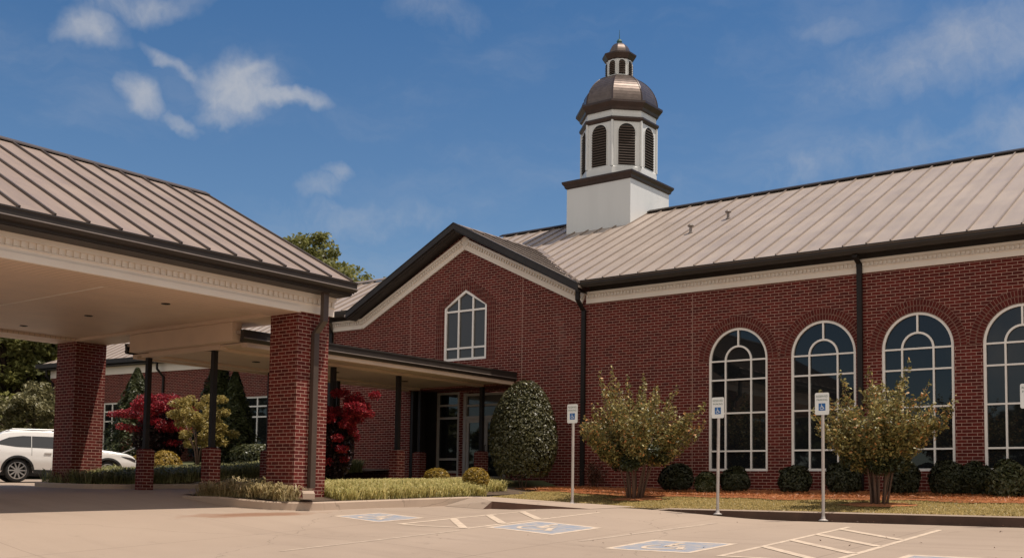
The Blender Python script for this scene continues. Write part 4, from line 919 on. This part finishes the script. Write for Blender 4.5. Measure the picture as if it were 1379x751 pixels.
# ------------------------------------------------------------------ the white SUV
def build_suv(loc, head):
    t = thing('parked_car', loc, 'white SUV parked behind the far brick pillar', 'car')
    hd = Vector((math.cos(head), math.sin(head), 0)); sd = Vector((-hd.y, hd.x, 0)); o = Vector(loc)
    G = lambda x, y, z: tuple(o+hd*x+sd*y+Vector((0, 0, z)))
    top = [(-2.45, .62), (-2.44, .80), (-2.38, 1.02), (-2.28, 1.16), (-2.10, 1.42), (-1.92, 1.62), (-1.6, 1.68), (-.8, 1.72), (0., 1.70), (.40, 1.64), (.75, 1.45), (1.12, 1.20), (1.22, 1.14), (1.7, 1.08), (2.05, 1.03), (2.25, .96), (2.39, .84), (2.46, .70), (2.48, .60)]
    tx, tz = zip(*top); ztop = lambda x: float(np.interp(x, tx, tz)); WR = .385; AX = (-1.43, 1.42); AR = .46
    def zbot(x):
        z = .30+.10*float(sst(x, 2.1, 2.45))+.12*float(sst(-x, 2.0, 2.42))
        for a in AX:
            if abs(x-a) < AR: z = max(z, .37+math.sqrt(AR*AR-(x-a)**2))
        return z
    def hw(x, z):
        w = .955-.035*float(sst(.62-z, 0, .4))*1.0+.02*math.exp(-((z-.72)/.12)**2)
        w -= .30*max(0., z-1.08)+.03*float(sst(z, .95, 1.1)); w *= 1-.20*max(0., (abs(x)-1.75)/.72)**2.2
        return w
    xs = np.unique(np.concatenate([np.linspace(-2.45, 2.48, 70)]+[a+np.linspace(-AR, AR, 17) for a in AX])); mb = MB(); nv = 14; sec = []
    for x in xs:
        zb2, zt2 = zbot(x), ztop(x); zt2 = max(zt2, zb2+.02); col = []
        for k in range(nv+1):
            v = k/nv; z = zb2+(zt2-.05-zb2)*v; col.append((hw(x, z), z))
        we = col[-1][0]; col += [(we*.985, zt2-.02), (we*.93, zt2+.0), (we*.6, zt2+.022), (0., zt2+.03)]; sec.append(col)
    for i in range(len(xs)-1):
        for k in range(len(sec[0])-1):
            for s in (1, -1):
                a, b, c, d = [(xs[i], *sec[i][k]), (xs[i+1], *sec[i+1][k]), (xs[i+1], *sec[i+1][k+1]), (xs[i], *sec[i][k+1])]
                q = [G(p[0], -s*p[1], p[2]) for p in (a, b, c, d)]; mb.face(q if s > 0 else q[::-1])
    for i in (0, len(xs)-1):
        q = [G(xs[i], -w, z) for w, z in sec[i]]+[G(xs[i], w, z) for w, z in sec[i][::-1][1:]]; mb.face(q if i else q[::-1])
    mb.box(0, 0, 0, 0, 0, 0); mb.v = mb.v[:-24]; mb.f = mb.f[:-6]; mb.uv = mb.uv[:-6]; mb.mi = mb.mi[:-6]
    part(mb, 'body', M['carwhite'], t, True)
    mb = MB(); mb.obox(G(-2.3, -.8, .22), hd*4.6, sd*1.6, (0, 0, .4)); part(mb, 'underbody', M['plastic'], t)
    def panel(name, lo, hi, x0, x1, m, off=.006, n=14, sides=(1, -1), th=None):
        for s in sides:
            mb = MB(); xx = np.linspace(x0, x1, n)
            for a, b in zip(xx, xx[1:]):
                for j in range(4):
                    P = lambda x, f: (lambda z: G(x, -s*(hw(x, z)+off), z))(lo(x)+(hi(x)-lo(x))*f)
                    q = [P(a, j/4), P(b, j/4), P(b, (j+1)/4), P(a, (j+1)/4)]; mb.face(q if s > 0 else q[::-1])
            part(mb, name, m, t)
    ip = lambda pts: (lambda x: float(np.interp(x, [p[0] for p in pts], [p[1] for p in pts])))
    lo, hi = ip([(-2.12, 1.24), (-1.5, 1.16), (.9, 1.10)]), ip([(-2.12, 1.25), (-1.95, 1.36), (-1.7, 1.47), (-1.3, 1.53), (.2, 1.53), (.45, 1.46), (.95, 1.11)])
    panel('side_window', lo, hi, -2.12, -1.03, M['carglass']); panel('side_window', lo, hi, -1.01, -.09, M['carglass']); panel('side_window', lo, hi, -.06, .93, M['carglass'], n=18)
    panel('cladding', lambda x: zbot(x)-.01, lambda x: .42, -.95, .94, M['plastic'], .012)
    for a in AX:
        for s in (1, -1):
            mb = MB()
            for i in range(16):
                a0, a1 = math.pi*i/16, math.pi*(i+1)/16
                P = lambda r, an: (lambda x, z: G(x, -s*(hw(x, z)+.014), z))(a+r*math.cos(an), .37+r*math.sin(an))
                q = [P(AR-.01, a0), P(AR+.055, a0), P(AR+.055, a1), P(AR-.01, a1)]; mb.face(q if s > 0 else q[::-1])
            part(mb, 'wheel_arch', M['plastic'], t)
            c = Vector(G(a, -s*.80, WR)); n_s = -sd*s
            wm = MB()
            def ring(prof, m, seg=28):
                for (r0, h0), (r1, h1) in zip(prof, prof[1:]):
                    for k in range(seg):
                        P = lambda r, h, kk: c+(hd*math.cos(2*math.pi*kk/seg)+Vector((0, 0, 1))*math.sin(2*math.pi*kk/seg))*r+n_s*h
                        wm.face([P(r0, h0, k), P(r0, h0, k+1), P(r1, h1, k+1), P(r1, h1, k)][::int(-s)], m=m)
            ring([(.27, .10), (.29, .125), (.35, .12), (.385, .08), (.385, -.11), (.28, -.12)], M['tyre'])
            wo = wm.build('wheel', None, t); wm = MB(); ring([(.285, .118), (.265, .122), (.25, .07), (.24, -.08)], M['alloy']); ring([(.24, .0), (0, .0)], M['plastic']); ring([(.06, .09), (.05, .105), (0, .105)], M['alloy'])
            for k in range(10):
                an = 2*math.pi*k/10; dr = hd*math.cos(an)+Vector((0, 0, 1))*math.sin(an); tn = -hd*math.sin(an)+Vector((0, 0, 1))*math.cos(an)
                wm.obox(c+dr*.05-tn*.022+n_s*.06, dr*.21, tn*.044, n_s*.045, m=M['alloy'])
            wm.build('rim', None, wo)
    for s in (1, -1):
        for x in (-.62, .38):
            mb = MB(); mb.obox(G(x, -s*(hw(x, .99)+.002), .97), hd*.22, -sd*s*.035, (0, 0, .035)); part(mb, 'door_handle', M['carwhite'], t)
        mb = MB(); mb.tube([G(-1.75, -s*.62, 1.69), G(-1.6, -s*.63, 1.755), G(-.2, -s*.65, 1.775), G(.15, -s*.65, 1.70)], .02, 6); part(mb, 'roof_rail', M['alloy'], t)
        mb = MB(); x = .78; mb.obox(G(x, -s*.93, 1.12), hd*.16, -sd*s*.2, (0, 0, .14)); part(mb, 'mirror', M['carwhite'], t)
    panel('tail_light', ip([(-2.4, .98), (-1.98, 1.03)]), ip([(-2.4, 1.10), (-1.98, 1.055)]), -2.36, -1.98, M['redlens'], .008)
    panel('headlight', ip([(1.85, .93), (2.36, .74)]), ip([(1.85, .945), (2.2, .90), (2.36, .84)]), 1.85, 2.36, M['headlens'], .008)
    # door seams
    for xx, zt_ in ((-1.02, 1.16), (-.08, 1.12)): panel('door_seam', lambda x: .45 if abs(x) < .9 else .88, lambda x: zt_, xx, xx+.012, M['plastic'], .003, n=2)
    for s_, xg in ((1, None),):
        mb = MB()
        for (xa, xb) in ((.80, 1.16),): 
            for i in range(6):
                x0_, x1_ = .47+(1.14-.47)*i/6, .47+(1.14-.47)*(i+1)/6
                mb.face([G(x0_, -.60, ztop(x0_)+.03), G(x1_, -.68, ztop(x1_)+.03), G(x1_, .68, ztop(x1_)+.03), G(x0_, .60, ztop(x0_)+.03)])
        part(mb, 'windscreen', M['carglass'], t)
    return t
hdv = math.atan2(1.80, 2.32)
build_suv((-35.22, 20.26, 1.68), rad(70))

# ------------------------------------------------------------------ vegetation
def ell_pts(c, r, n, shell=.55, lump=0., bot=-.6, seed=0):
    d = unit(RNG.normal(size=(n, 3))); d = d[d[:, 2] > bot]; rr = 1-(1-shell)*RNG.random((len(d), 1))**1.6
    if lump:
        ph = RNG.random((8, 3))*6; fr_ = RNG.normal(size=(8, 3))*3.2
        k = sum(np.sin(d@fr_[i]+ph[i, 0]) for i in range(8))/8; rr = rr*(1+lump*k[:, None])
    return np.array(c)+d*rr*np.array(r), d
def bush(name, c, r, n, size, m, label, cat='shrub', group=None, lump=.18, shape=None, up=.2, stem=True):
    z0 = c[2]-r[2]; t = thing(name, (c[0], c[1], z0), label, cat, group)
    P, d = ell_pts(c, r, n, .62, lump, -.75)
    if shape: P = shape(P, c, r)
    P[:, 2] = np.maximum(P[:, 2], z0+.02+.05*RNG.random(len(P)))
    Pi, di = ell_pts(c, tuple(x*.72 for x in r), n//4, .3, lump, -.9)
    if shape: Pi = shape(Pi, c, tuple(x*.72 for x in r))
    Pi[:, 2] = np.maximum(Pi[:, 2], z0+.02)
    V1, F1 = leaf_quads(P, size, up, .55, out=d); V2, F2 = leaf_quads(Pi, size*1.5, up, .8)
    npmesh('crown', np.vstack([V1, V2]), np.vstack([F1, F2+len(V1)]), m, t)
    mb = MB()
    for k in range(5): a = k*1.26; mb.tube([(c[0]+.04*math.cos(a), c[1]+.04*math.sin(a), z0-.05), (c[0]+r[0]*.45*math.cos(a), c[1]+r[1]*.45*math.sin(a), c[2])], [.022, .008], 5)
    part(mb, 'stem', M['bark'], t); return t
gb = 'foundation shrubs along the brick wall'
row = [((-14.84, 26.75), (.58, .5, .52), 'shrub', 'dark rounded shrub under the brick wall right of the left flowering bush'),
 ((-13.60, 26.15), (.36, .34, .40), 'shrubl', 'small lighter green shrub below the leftmost arched window'),
 ((-13.02, 26.70), (.46, .42, .46), 'shrub', 'dark shrub behind the second sign post under the leftmost window'),
 ((-11.37, 26.75), (.50, .45, .48), 'shrub', 'low dark shrub below the gap between the first two arched windows'),
 ((-10.14, 26.80), (.54, .5, .55), 'shrub', 'dark shrub at the foot of the brown downspout'),
 ((-8.62, 26.70), (.50, .45, .55), 'shrub', 'dark shrub just right of the right-hand flowering bush'),
 ((-7.58, 26.75), (.55, .5, .55), 'shrub', 'dark shrub below the right part of the third arched window'),
 ((-6.95, 26.75), (.48, .42, .52), 'shrub', 'dark loose shrub under the brick pier left of the last window'),
 ((-6.12, 26.25), (.55, .5, .55), 'shrubl', 'rounded shrub with bright leaf tips below the rightmost window'),
 ((-4.6, 26.7), (.5, .45, .5), 'shrub', 'dark shrub at the right edge of the picture')]
for (x, y), r, m, lab in row:
    r = tuple(q*.84 for q in r); z = float(lawnz(x, y)); bush('foundation_shrub', (x, y, z+r[2]*.92), r, 5200 if m == 'shrub' else 4200, .045, M[m], lab, 'shrub', gb, .22)
def cone(p=1.6):
    def f(P, c, r):
        h = np.clip((P[:, 2]-(c[2]-r[2]))/(2*r[2]), 0, 1); return P
    return f
# big clipped holly: rounded cone
def egg(P, c, r):
    h = np.clip((P[:, 2]-(c[2]-r[2]))/(2*r[2]), 0, 1); w = 1.0+.16*(1-h)-.10*h; Q = P.copy(); Q[:, :2] = (P[:, :2]-np.array(c[:2]))*w[:, None]+np.array(c[:2]); return Q
bush('holly_shrub', (-19.38, 25.75, 1.66+1.63), (.98, .95, 1.66), 30000, .042, M['holly'], 'tall clipped egg-shaped holly with glossy dark leaves by the entrance', 'shrub', None, .085, egg)
for (x, y), r, lab in (((-21.45, 24.25), (.39, .38, .28), 'rounded golden-topped shrub in front of the entrance window'), ((-19.05, 23.15), (.37, .36, .32), 'rounded golden-topped shrub beside the big holly')):
    z = float(bedz(x, y)); bush('golden_shrub', (x, y, z+r[2]*1.05), r, 5000, .028, M['gold'], lab, 'shrub', 'golden shrubs by the entrance', .05)
bush('golden_shrub', (-36.5, 24.35, 2.05+.4), (.46, .45, .40), 3000, .045, M['gold'], 'small round golden shrub next to the nose of the white car', 'shrub')
bush('golden_shrub', (-32.6, 22.7, 1.95+.42), (.55, .5, .48), 3600, .045, M['gold'], 'round golden shrub below the white handrail', 'shrub')
def boxy(P, c, r):
    d = (P-np.array(c))/np.array(r); return np.array(c)+np.sign(d)*np.abs(d)**.6*np.array(r)
bush('clipped_hedge', (-31.6, 25.9, 2.05+.55), (1.0, .8, .60), 11000, .05, M['shrubl'], 'low boxy hedge under the wing window behind the near pillar', 'hedge', None, .06, boxy)

def limb_tree(name, base, label, cat, limbs, rt, crown_m, clusters, nleaf, size, trunk_m='bark', group=None, extra=None, up=.4, asp=.55):
    t = thing(name, base, label, cat, group); mb = MB()
    for pts, r0, r1 in limbs:
        n = len(pts); mb.tube(pts, [r0+(r1-r0)*i/(n-1) for i in range(n)], 7)
    part(mb, 'trunk', M[trunk_m], t, True)
    Ps = []
    tot = sum(w for *_, w in clusters)
    for c, r, w in clusters:
        P, d = ell_pts(c, r, int(nleaf*w/tot), .35, .25, -.9); Ps.append(P)
    P = np.vstack(Ps); V, F = leaf_quads(P, size, up, asp); npmesh('crown', V, F, M[crown_m], t)
    if extra: extra(t)
    return t
def crape(base, lab, H, Wd, seed):
    rs = random.Random(seed); limbs = []; cl = []; low = []; b = Vector(base)
    for k in range(17):
        a = 2.39996*k+rs.uniform(-.3, .3); rr = Wd*rs.uniform(.05, .24); r0 = rs.uniform(.05, .19); p0 = b+Vector((math.cos(a)*r0, math.sin(a)*r0, -.05))
        p1 = b+Vector((math.cos(a)*(r0+rr*.4), math.sin(a)*(r0+rr*.4), H*.25)); p2 = b+Vector((math.cos(a)*(r0+rr), math.sin(a)*(r0+rr), H*.46)); limbs.append(([p0, p0.lerp(p1, .5)+Vector((rs.gauss(0, .015), rs.gauss(0, .015), .05)), p1, p2], rs.uniform(.018, .032), .011))
    # leafy plumes fanning out of the middle
    NP = 38
    for k in range(NP):
        a = 2.399963*k+rs.uniform(-.5, .5); q = ((k+.5)/NP)**.6*rs.uniform(.85, 1.1); rr = Wd*.5*q
        p = b+Vector((math.cos(a)*rr*.42, math.sin(a)*rr*.42, H*rs.uniform(.25, .36))); hl = H*(.70-.22*q*q)*rs.uniform(.55, 1.0)
        dirv = Vector((math.cos(a)*q*1.22, math.sin(a)*q*1.22, 1)).normalized(); tip = p+dirv*hl; tip.z = min(tip.z, b.z+H*rs.uniform(.9, 1.0))
        limbs.append(([p, p.lerp(tip, .55)+Vector((rs.gauss(0, .05), rs.gauss(0, .05), -.03)), tip], .010, .003))
        for s in range(11):
            f = .06+.94*s/10; c = p.lerp(tip, f)+Vector((rs.gauss(0, .02), rs.gauss(0, .02), 0)); wdt = .20*math.sin(math.pi*min(1, .35+f*.62))**.8+.022; cl.append((tuple(c), (wdt, wdt, .15), (wdt/.2)**1.5+.10))
        for s in range(3):
            f = rs.uniform(.25, .75); c0 = p.lerp(tip, f); d2 = Vector((rs.gauss(0, 1), rs.gauss(0, 1), .9)).normalized(); L2 = H*rs.uniform(.07, .15)
            for u in (.3, .65, 1.0): cl.append((tuple(c0+d2*L2*u), (.07*(1.2-u)+.022,)*2+(.07,), .30*(1.25-u)))
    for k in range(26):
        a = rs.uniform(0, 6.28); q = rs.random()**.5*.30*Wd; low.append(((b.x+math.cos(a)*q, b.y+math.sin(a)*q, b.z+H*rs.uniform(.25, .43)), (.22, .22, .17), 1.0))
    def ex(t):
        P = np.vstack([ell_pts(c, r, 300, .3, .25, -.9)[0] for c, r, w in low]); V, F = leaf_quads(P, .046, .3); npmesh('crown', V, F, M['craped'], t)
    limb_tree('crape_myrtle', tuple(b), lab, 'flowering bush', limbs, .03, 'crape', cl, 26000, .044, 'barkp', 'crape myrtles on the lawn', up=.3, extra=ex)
    n = 28; V = [(b.x, b.y, b.z+.085)]+[(b.x+(.62+.14*math.sin(j*1.7))*math.cos(2*math.pi*j/n)*1.25, b.y+(.62+.14*math.sin(j*1.7))*math.sin(2*math.pi*j/n)*.9, float(lawnz(b.x, b.y+(.62)*math.sin(2*math.pi*j/n)*.9))+.035) for j in range(n)]
    mb = MB()
    for j in range(n): mb.face([V[0], V[1+j], V[1+(j+1) % n]])
    mb.build('mulch_ring', M['mulch'], kind='structure')
crape((-14.8, 24.5, float(lawnz(-14.8, 24.5))-.02), 'vase-shaped bush with orange-tipped leaves between the first two sign posts', 3.55, 3.1, 3)
crape((-8.35, 24.2, float(lawnz(-8.35, 24.2))-.02), 'vase-shaped bush with orange-tipped leaves in front of the third arched window', 3.25, 2.15, 8)
# Japanese maples
def maple(base, lab, H, Wd, seed, dark=True, nl=30000, size=.034):
    rs = random.Random(seed); b = Vector(base); limbs = []; cl = []
    tips = []
    for k in range(9):
        a = 2*math.pi*k/9+rs.uniform(-.3, .3); rr = Wd*.5*rs.uniform(.5, 1.0); zt2 = H*rs.uniform(.45, .98)*(1.08-rr/Wd*.5); p = b+Vector((math.cos(a)*rr, math.sin(a)*rr, zt2))
        limbs.append(([b+Vector((0, 0, -.05)), b+Vector((math.cos(a)*rr*.15, math.sin(a)*rr*.15, H*.25)), b+Vector((math.cos(a)*rr*.6, math.sin(a)*rr*.6, zt2*.75)), p], .035, .008)); tips.append(p)
    for p in tips:
        for j in range(6): cl.append((tuple(p+Vector((rs.gauss(0, .22*Wd*.5), rs.gauss(0, .22*Wd*.5), rs.gauss(-.05, .10*H*.6)))), (Wd*.13, Wd*.13, H*.045), 1))
    for j in range(34):
        a = rs.uniform(0, 6.28); q = rs.random()**.5*Wd*.44; cl.append(((b.x+q*math.cos(a), b.y+q*math.sin(a), b.z+H*rs.uniform(.5, .92)), (Wd*.12, Wd*.12, H*.05), 1))
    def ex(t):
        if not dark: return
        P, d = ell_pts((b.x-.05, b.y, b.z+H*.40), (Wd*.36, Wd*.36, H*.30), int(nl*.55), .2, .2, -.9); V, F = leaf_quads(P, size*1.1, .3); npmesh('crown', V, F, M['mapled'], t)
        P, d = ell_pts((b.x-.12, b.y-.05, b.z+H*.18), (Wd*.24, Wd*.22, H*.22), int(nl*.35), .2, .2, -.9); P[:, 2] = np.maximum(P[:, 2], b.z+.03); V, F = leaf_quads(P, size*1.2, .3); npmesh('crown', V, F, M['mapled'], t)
    limb_tree('red_maple', tuple(b), lab, 'tree', limbs, .04, 'maple', cl, nl, size, 'bark', extra=ex, up=.6)
maple((-22.0, 20.75, float(bedz(-21.8, 20.8))), 'small red-leaved maple just right of the near brick pillar', 2.9, 1.4, 5)
maple((-37.2, 25.6, 2.15), 'red-leaved maple in front of the far wing behind the first walkway post', 3.3, 2.7, 9, dark=True, nl=24000, size=.046)
def small_tree():
    rs = random.Random(4); b = Vector((-34.4, 25.35, 2.15)); limbs = []; cl = []
    for k in range(7):
        a = 2*math.pi*k/7; rr = rs.uniform(.4, 1.05); z = rs.uniform(1.4, 2.7); p = b+Vector((math.cos(a)*rr, math.sin(a)*rr, z)); limbs.append(([b, b+Vector((math.cos(a)*.12, math.sin(a)*.12, .8)), p], .05, .012))
        for j in range(5): cl.append((tuple(p+Vector((rs.gauss(0, .22), rs.gauss(0, .22), rs.gauss(0, .2)))), (.26, .26, .18), 1))
    for j in range(16): cl.append(((b.x+rs.uniform(-.7, .7), b.y+rs.uniform(-.7, .7), b.z+rs.uniform(1.0, 2.9)), (.26, .26, .18), 1))
    limb_tree('ornamental_tree', tuple(b), 'small pale yellow-green tree with grey trunk beside the red maple', 'tree', limbs, .05, 'ylw', cl, 9000, .06, 'barkp')
small_tree()
def cypress(base, H, R, lab, n=16000):
    t = thing('cypress_tree', base, lab, 'tree', 'cypresses by the far wing'); b = np.array(base); h = RNG.random(n)**.8
    a = RNG.random(n)*2*np.pi; prof = np.minimum(1, (1-h)*1.25+.02)**.85*(.55+.45*np.minimum(1, h*5+.3)); lob = 1+.14*np.sin(a*5+h*17)+.08*np.sin(a*9-h*31)
    r = R*prof*lob*(1-.5*RNG.random(n)**2); P = b+np.stack([r*np.cos(a), r*np.sin(a), .1+h*(H-.1)], 1); od = np.stack([np.cos(a), np.sin(a), .6+0*a], 1)
    V, F = leaf_quads(P, .075, .6, .5, out=unit(od)); npmesh('crown', V, F, M['cyp'], t)
    mb = MB(); mb.tube([(b[0], b[1], b[2]-.1), (b[0], b[1], b[2]+H*.8)], [.10, .02], 6); part(mb, 'trunk', M['bark'], t)
cypress((-42.4, 27.9, 2.3), 4.5, 1.25, 'dark conical cypress standing left of the rear red maple')
cypress((-37.15, 28.3, 2.3), 4.9, 1.15, 'tall dark cypress behind the pale yellow-green tree')
cypress((-35.6, 27.9, 2.2), 4.1, 1.0, 'shorter dark cypress next to the wing window')
# dead weed by the wall
def weed():
    t = thing('dead_plant', (-17.75, 27.1, 1.7), 'dry brown weed by the wall near the corner downspout', 'plant'); mb = MB(); rs = random.Random(2); P = []
    for k in range(14):
        a = rs.uniform(0, 6.28); q = rs.uniform(.1, .45); p = Vector((-17.75+math.cos(a)*q, 27.1+math.sin(a)*q*.7, 1.7+rs.uniform(.5, 1.0))); mb.tube([(-17.75, 27.1, 1.6), p], [.008, .003], 4)
        P += [np.array(Vector((-17.75, 27.1, 1.7)).lerp(p, rs.uniform(.3, 1)))+RNG.normal(size=3)*.06 for _ in range(60)]
    part(mb, 'stem', M['bark'], t); V, F = leaf_quads(np.array(P), .035); npmesh('crown', V, F, M['dead'], t)
weed()
# groundcover and grass
def inpoly(n, x0, x1, y0, y1): return RNG.uniform(x0, x1, n), RNG.uniform(y0, y1, n)
def groundcover(name, x, y, z, h, w, m, lean=.6, curve=.9, hv=.4):
    V, F = blades(np.stack([x, y, z], 1), h, w, lean, hv, curve); o = npmesh(name, V, F, m, kind='stuff'); return o
x, y = inpoly(26000, -21.7, -18.42, 17.5, 25.0); k = ~((x < -20.6) & (y > 23.2)) & ~((x > -18.9) & (y > 22.9)) & ~((x > -20.2) & (y > 24.4)); x, y = x[k], y[k]
cl_ = .5+.5*np.sin(x*9)*np.sin(y*8+x*3)
tag(groundcover('liriope', x, y, bedz(x, y)-.02+.05*(cl_-.5), .25, .020, M['lir'], .9, hv=.55), 'bright grassy liriope bed along the curved kerb right of the near pillar', 'ground cover')
x, y = inpoly(4500, -21.6, -18.7, 24.2, 26.2); k = (x < -20.2); x, y = x[k], y[k]
tag(groundcover('liriope', x, y, bedz(x, y), .28, .022, M['lirp'], .9), 'pale liriope behind the golden shrub near the entrance', 'ground cover')
x, y = inpoly(2400, -21.75, -19.5, 15.95, 17.3); k = ~((x > -19.95) & (y > 16.4)); x, y = x[k], y[k]
tag(groundcover('liriope', x, y, bedz(x, y)-.03+.07*np.sin(x*6)*np.sin(y*7+1), .30, .024, M['lirp'], 1.0, hv=.6), 'pale spiky liriope clump left of the near pillar base', 'ground cover')
x, y = inpoly(420, -19.5, -18.6, 15.95, 16.5)
tag(groundcover('liriope', x, y, bedz(x, y), .32, .024, M['lirp'], 1.0), 'spiky liriope tuft at the front of the near pillar', 'ground cover')
x, y = inpoly(17000, -27.7, -26.25, 17.4, 26.0); tag(groundcover('liriope', x, y, wingz(x, y)-.03+.06*np.sin(x*5)*np.sin(y*4), .36, .024, M['lird'], .9, hv=.55), 'dense liriope border along the far side of the covered walkway', 'ground cover')
x, y = inpoly(7000, -29.4, -27.0, 16.4, 18.6); k = ~((x < -28.0) & (y > 16.45) & (y < 17.5)); x, y = x[k], y[k]
tag(groundcover('liriope', x, y, np.maximum(wingz(x, y), 1.6)-.03+.06*np.sin(x*5)*np.sin(y*6), .34, .024, M['lird'], .9, hv=.55), 'dense liriope clump around the base of the far pillar', 'ground cover')
x, y = inpoly(70000, -21.0, 4, 22.55, 25.7); k = ~((x < -18.1) & (y < 24.6)); x, y = x[k], y[k]
tag(groundcover('lawn_grass', x, y, lawnz(x, y)-.01, .05, .014, M['blade'], 1.3), 'short dry lawn grass between kerb and pine straw', 'grass')
# pine straw bed
def edge(X): return 25.25+.18*np.sin(X*1.3)+.12*np.sin(X*3.1+1)
xs = np.arange(-21.2, 20, .25); X = np.repeat(xs[None], 9, 0); T = np.linspace(0, 1, 9)[:, None]; Yg = edge(X)*(1-T)+27.58*T; Z = lawnz(X, Yg)+.03+.05*np.minimum(1, T*4)*(.6+.4*np.sin(X*2.1+T*5))
i = np.arange(8)[:, None]*len(xs)+np.arange(len(xs)-1)[None]; F = np.stack([i, i+1, i+len(xs)+1, i+len(xs)], -1).reshape(-1, 4)
npmesh('mulch_bed', np.stack([X, Yg, Z], -1).reshape(-1, 3), F, M['mulch'], kind='structure')
x = RNG.uniform(-21, 4, 26000); y = edge(x)-.1+RNG.random(26000)**1.5*1.8; y = np.minimum(y, 27.5); V, F = leaf_quads(np.stack([x, y, lawnz(x, y)+.085+.03*RNG.random(len(x))], 1), .07, 1.5, .07)
tag(npmesh('pine_straw', V, F, M['straw'], kind='stuff'), 'orange pine straw mulch strewn under the wall shrubs', 'mulch')
x = RNG.uniform(-29, -2, 260); y = np.where(RNG.random(260) < .6, 22.34-np.abs(RNG.normal(0, .12, 260)), RNG.uniform(14, 22.3, 260)); k = x > -13.5; x, y = x[k], y[k]
V, F = leaf_quads(np.stack([x, y, lotz(x, y)+.012], 1), .022, 2, .6); tag(npmesh('leaf_litter', V, F, M['dead'], kind='stuff'), 'scattered dry leaves along the foot of the kerb', 'litter')

# handrail at the wing steps
mb_t = thing('handrail', (-39.0, 25.3, 2.2), 'white sloping handrail by the wing steps between car and red maple', 'handrail')
mb = MB(); h0 = Vector((-39.0, 25.3, 2.25)); 
def hr(p): return (h0+Vector(p))
for dz in (.92, .45): mb.tube([hr((-.9, -.35, dz-.55)), hr((.55, .25, dz+.05)), hr((1.0, .42, dz+.05))], .028, 6)
for s_, z0_ in ((-.85, -.55), (.55, 0), (1.0, 0)): mb.tube([hr((s_, s_*.4, -.3)), hr((s_, s_*.4, .92+z0_*.98))], .026, 6)
part(mb, 'railing', M['rail'], mb_t); mb = MB(); mb.tube([hr((3.0, 1.2, .92)), hr((3.9, 1.5, .92))], .028, 6); mb.tube([hr((3.9, 1.5, -.3)), hr((3.9, 1.5, .92))], .028, 6); mb.tube([hr((3.0, 1.2, -.3)), hr((3.0, 1.2, .92))], .028, 6)
part(mb, 'railing', M['rail'], mb_t)

# background trees
def big_tree(base, H, R, lab, m, n, size, group, seed, cb=.25, name='broadleaf_tree', ncl=26):
    rs = random.Random(seed); b = Vector(base); limbs = [([b+Vector((0, 0, -.3)), b+Vector((rs.uniform(-.2, .2), rs.uniform(-.2, .2), H*.3)), b+Vector((0, 0, H*.7))], H*.028, H*.008)]; cl = []
    for k in range(ncl):
        u = rs.random(); z = H*(cb+(1-cb)*(.08+.90*u)); prof = math.sqrt(max(.05, 1-((u-.42)/.62)**2)); a = rs.uniform(0, 6.28); q = R*prof*rs.uniform(.45, .98)
        p = b+Vector((math.cos(a)*q, math.sin(a)*q, z)); limbs.append(([b+Vector((0, 0, z*.55)), b.lerp(p, .6)+Vector((0, 0, z*.22)), p], H*.009, H*.002))
        cr = R*rs.uniform(.20, .34); cl.append((tuple(p), (cr, cr, cr*.7), 1))
        for j in range(4): 
            d = Vector((rs.gauss(0, 1), rs.gauss(0, 1), rs.gauss(0, .7))).normalized()*cr; cl.append((tuple(p+d), (cr*.5, cr*.5, cr*.36), .42))
    limb_tree(name, base, lab, 'tree', limbs, .2, m, cl, n, size, 'bark', group, up=.5, asp=.6)
bgp = 'trees behind the church'
big_tree((-57.6, 51.7, 2.0), 16.5, 4.2, 'tall leafy tree rising above the roof between canopy and gable', 'treel', 15000, .16, bgp, 21, .4)
big_tree((-60.2, 62.7, 2.0), 16.9, 2.0, 'tree top just showing above the low roof left of the gable', 'treel', 5000, .16, bgp, 5, .5)
gl = 'trees beyond the parking on the left'
big_tree((-67.5, 39.0, 1.6), 13.0, 4.6, 'dense tree directly left of the far pillar', 'tree', 40000, .20, gl, 31, .03, ncl=90)
big_tree((-63.5, 33.2, 1.6), 11.5, 4.2, 'broad sunlit green tree at the left edge under the canopy', 'treel', 42000, .19, gl, 32, .02, ncl=90)
big_tree((-84, 45, 1.6), 15.0, 8.0, 'tall dark tree standing behind the other left trees', 'treed', 34000, .30, gl, 33, .02, ncl=90)
big_tree((-54.6, 29.6, 1.6), 5.0, 2.6, 'low grey-green bushy tree behind the white car', 'treeg', 20000, .10, gl, 34, .04, 'bushy_tree')
big_tree((-55.5, 25.5, 1.6), 4.6, 2.8, 'low grey-green bush at the left edge behind the car roof', 'treeg', 18000, .10, gl, 35, .04, 'bushy_tree')
# trees across the lot, seen mirrored in the windows
for k, (x, y, H, R) in enumerate(((-72, -22, 10, 6.5), (-56, -34, 11, 6.5), (-40, -46, 8.5, 6), (-22, -52, 9.5, 6.5), (-82, -12, 11, 7), (-90, 0, 11, 7), (-64, -28, 9, 5.5), (-96, 10, 12, 6.5), (-50, -44, 9, 6))):
    big_tree((x, y, -.3), H, R, 'broad tree across the parking lot opposite the church', 'treed', 9000, .42, 'trees across the lot', 50+k, .0, ncl=30)
bpy.context.view_layer.update()
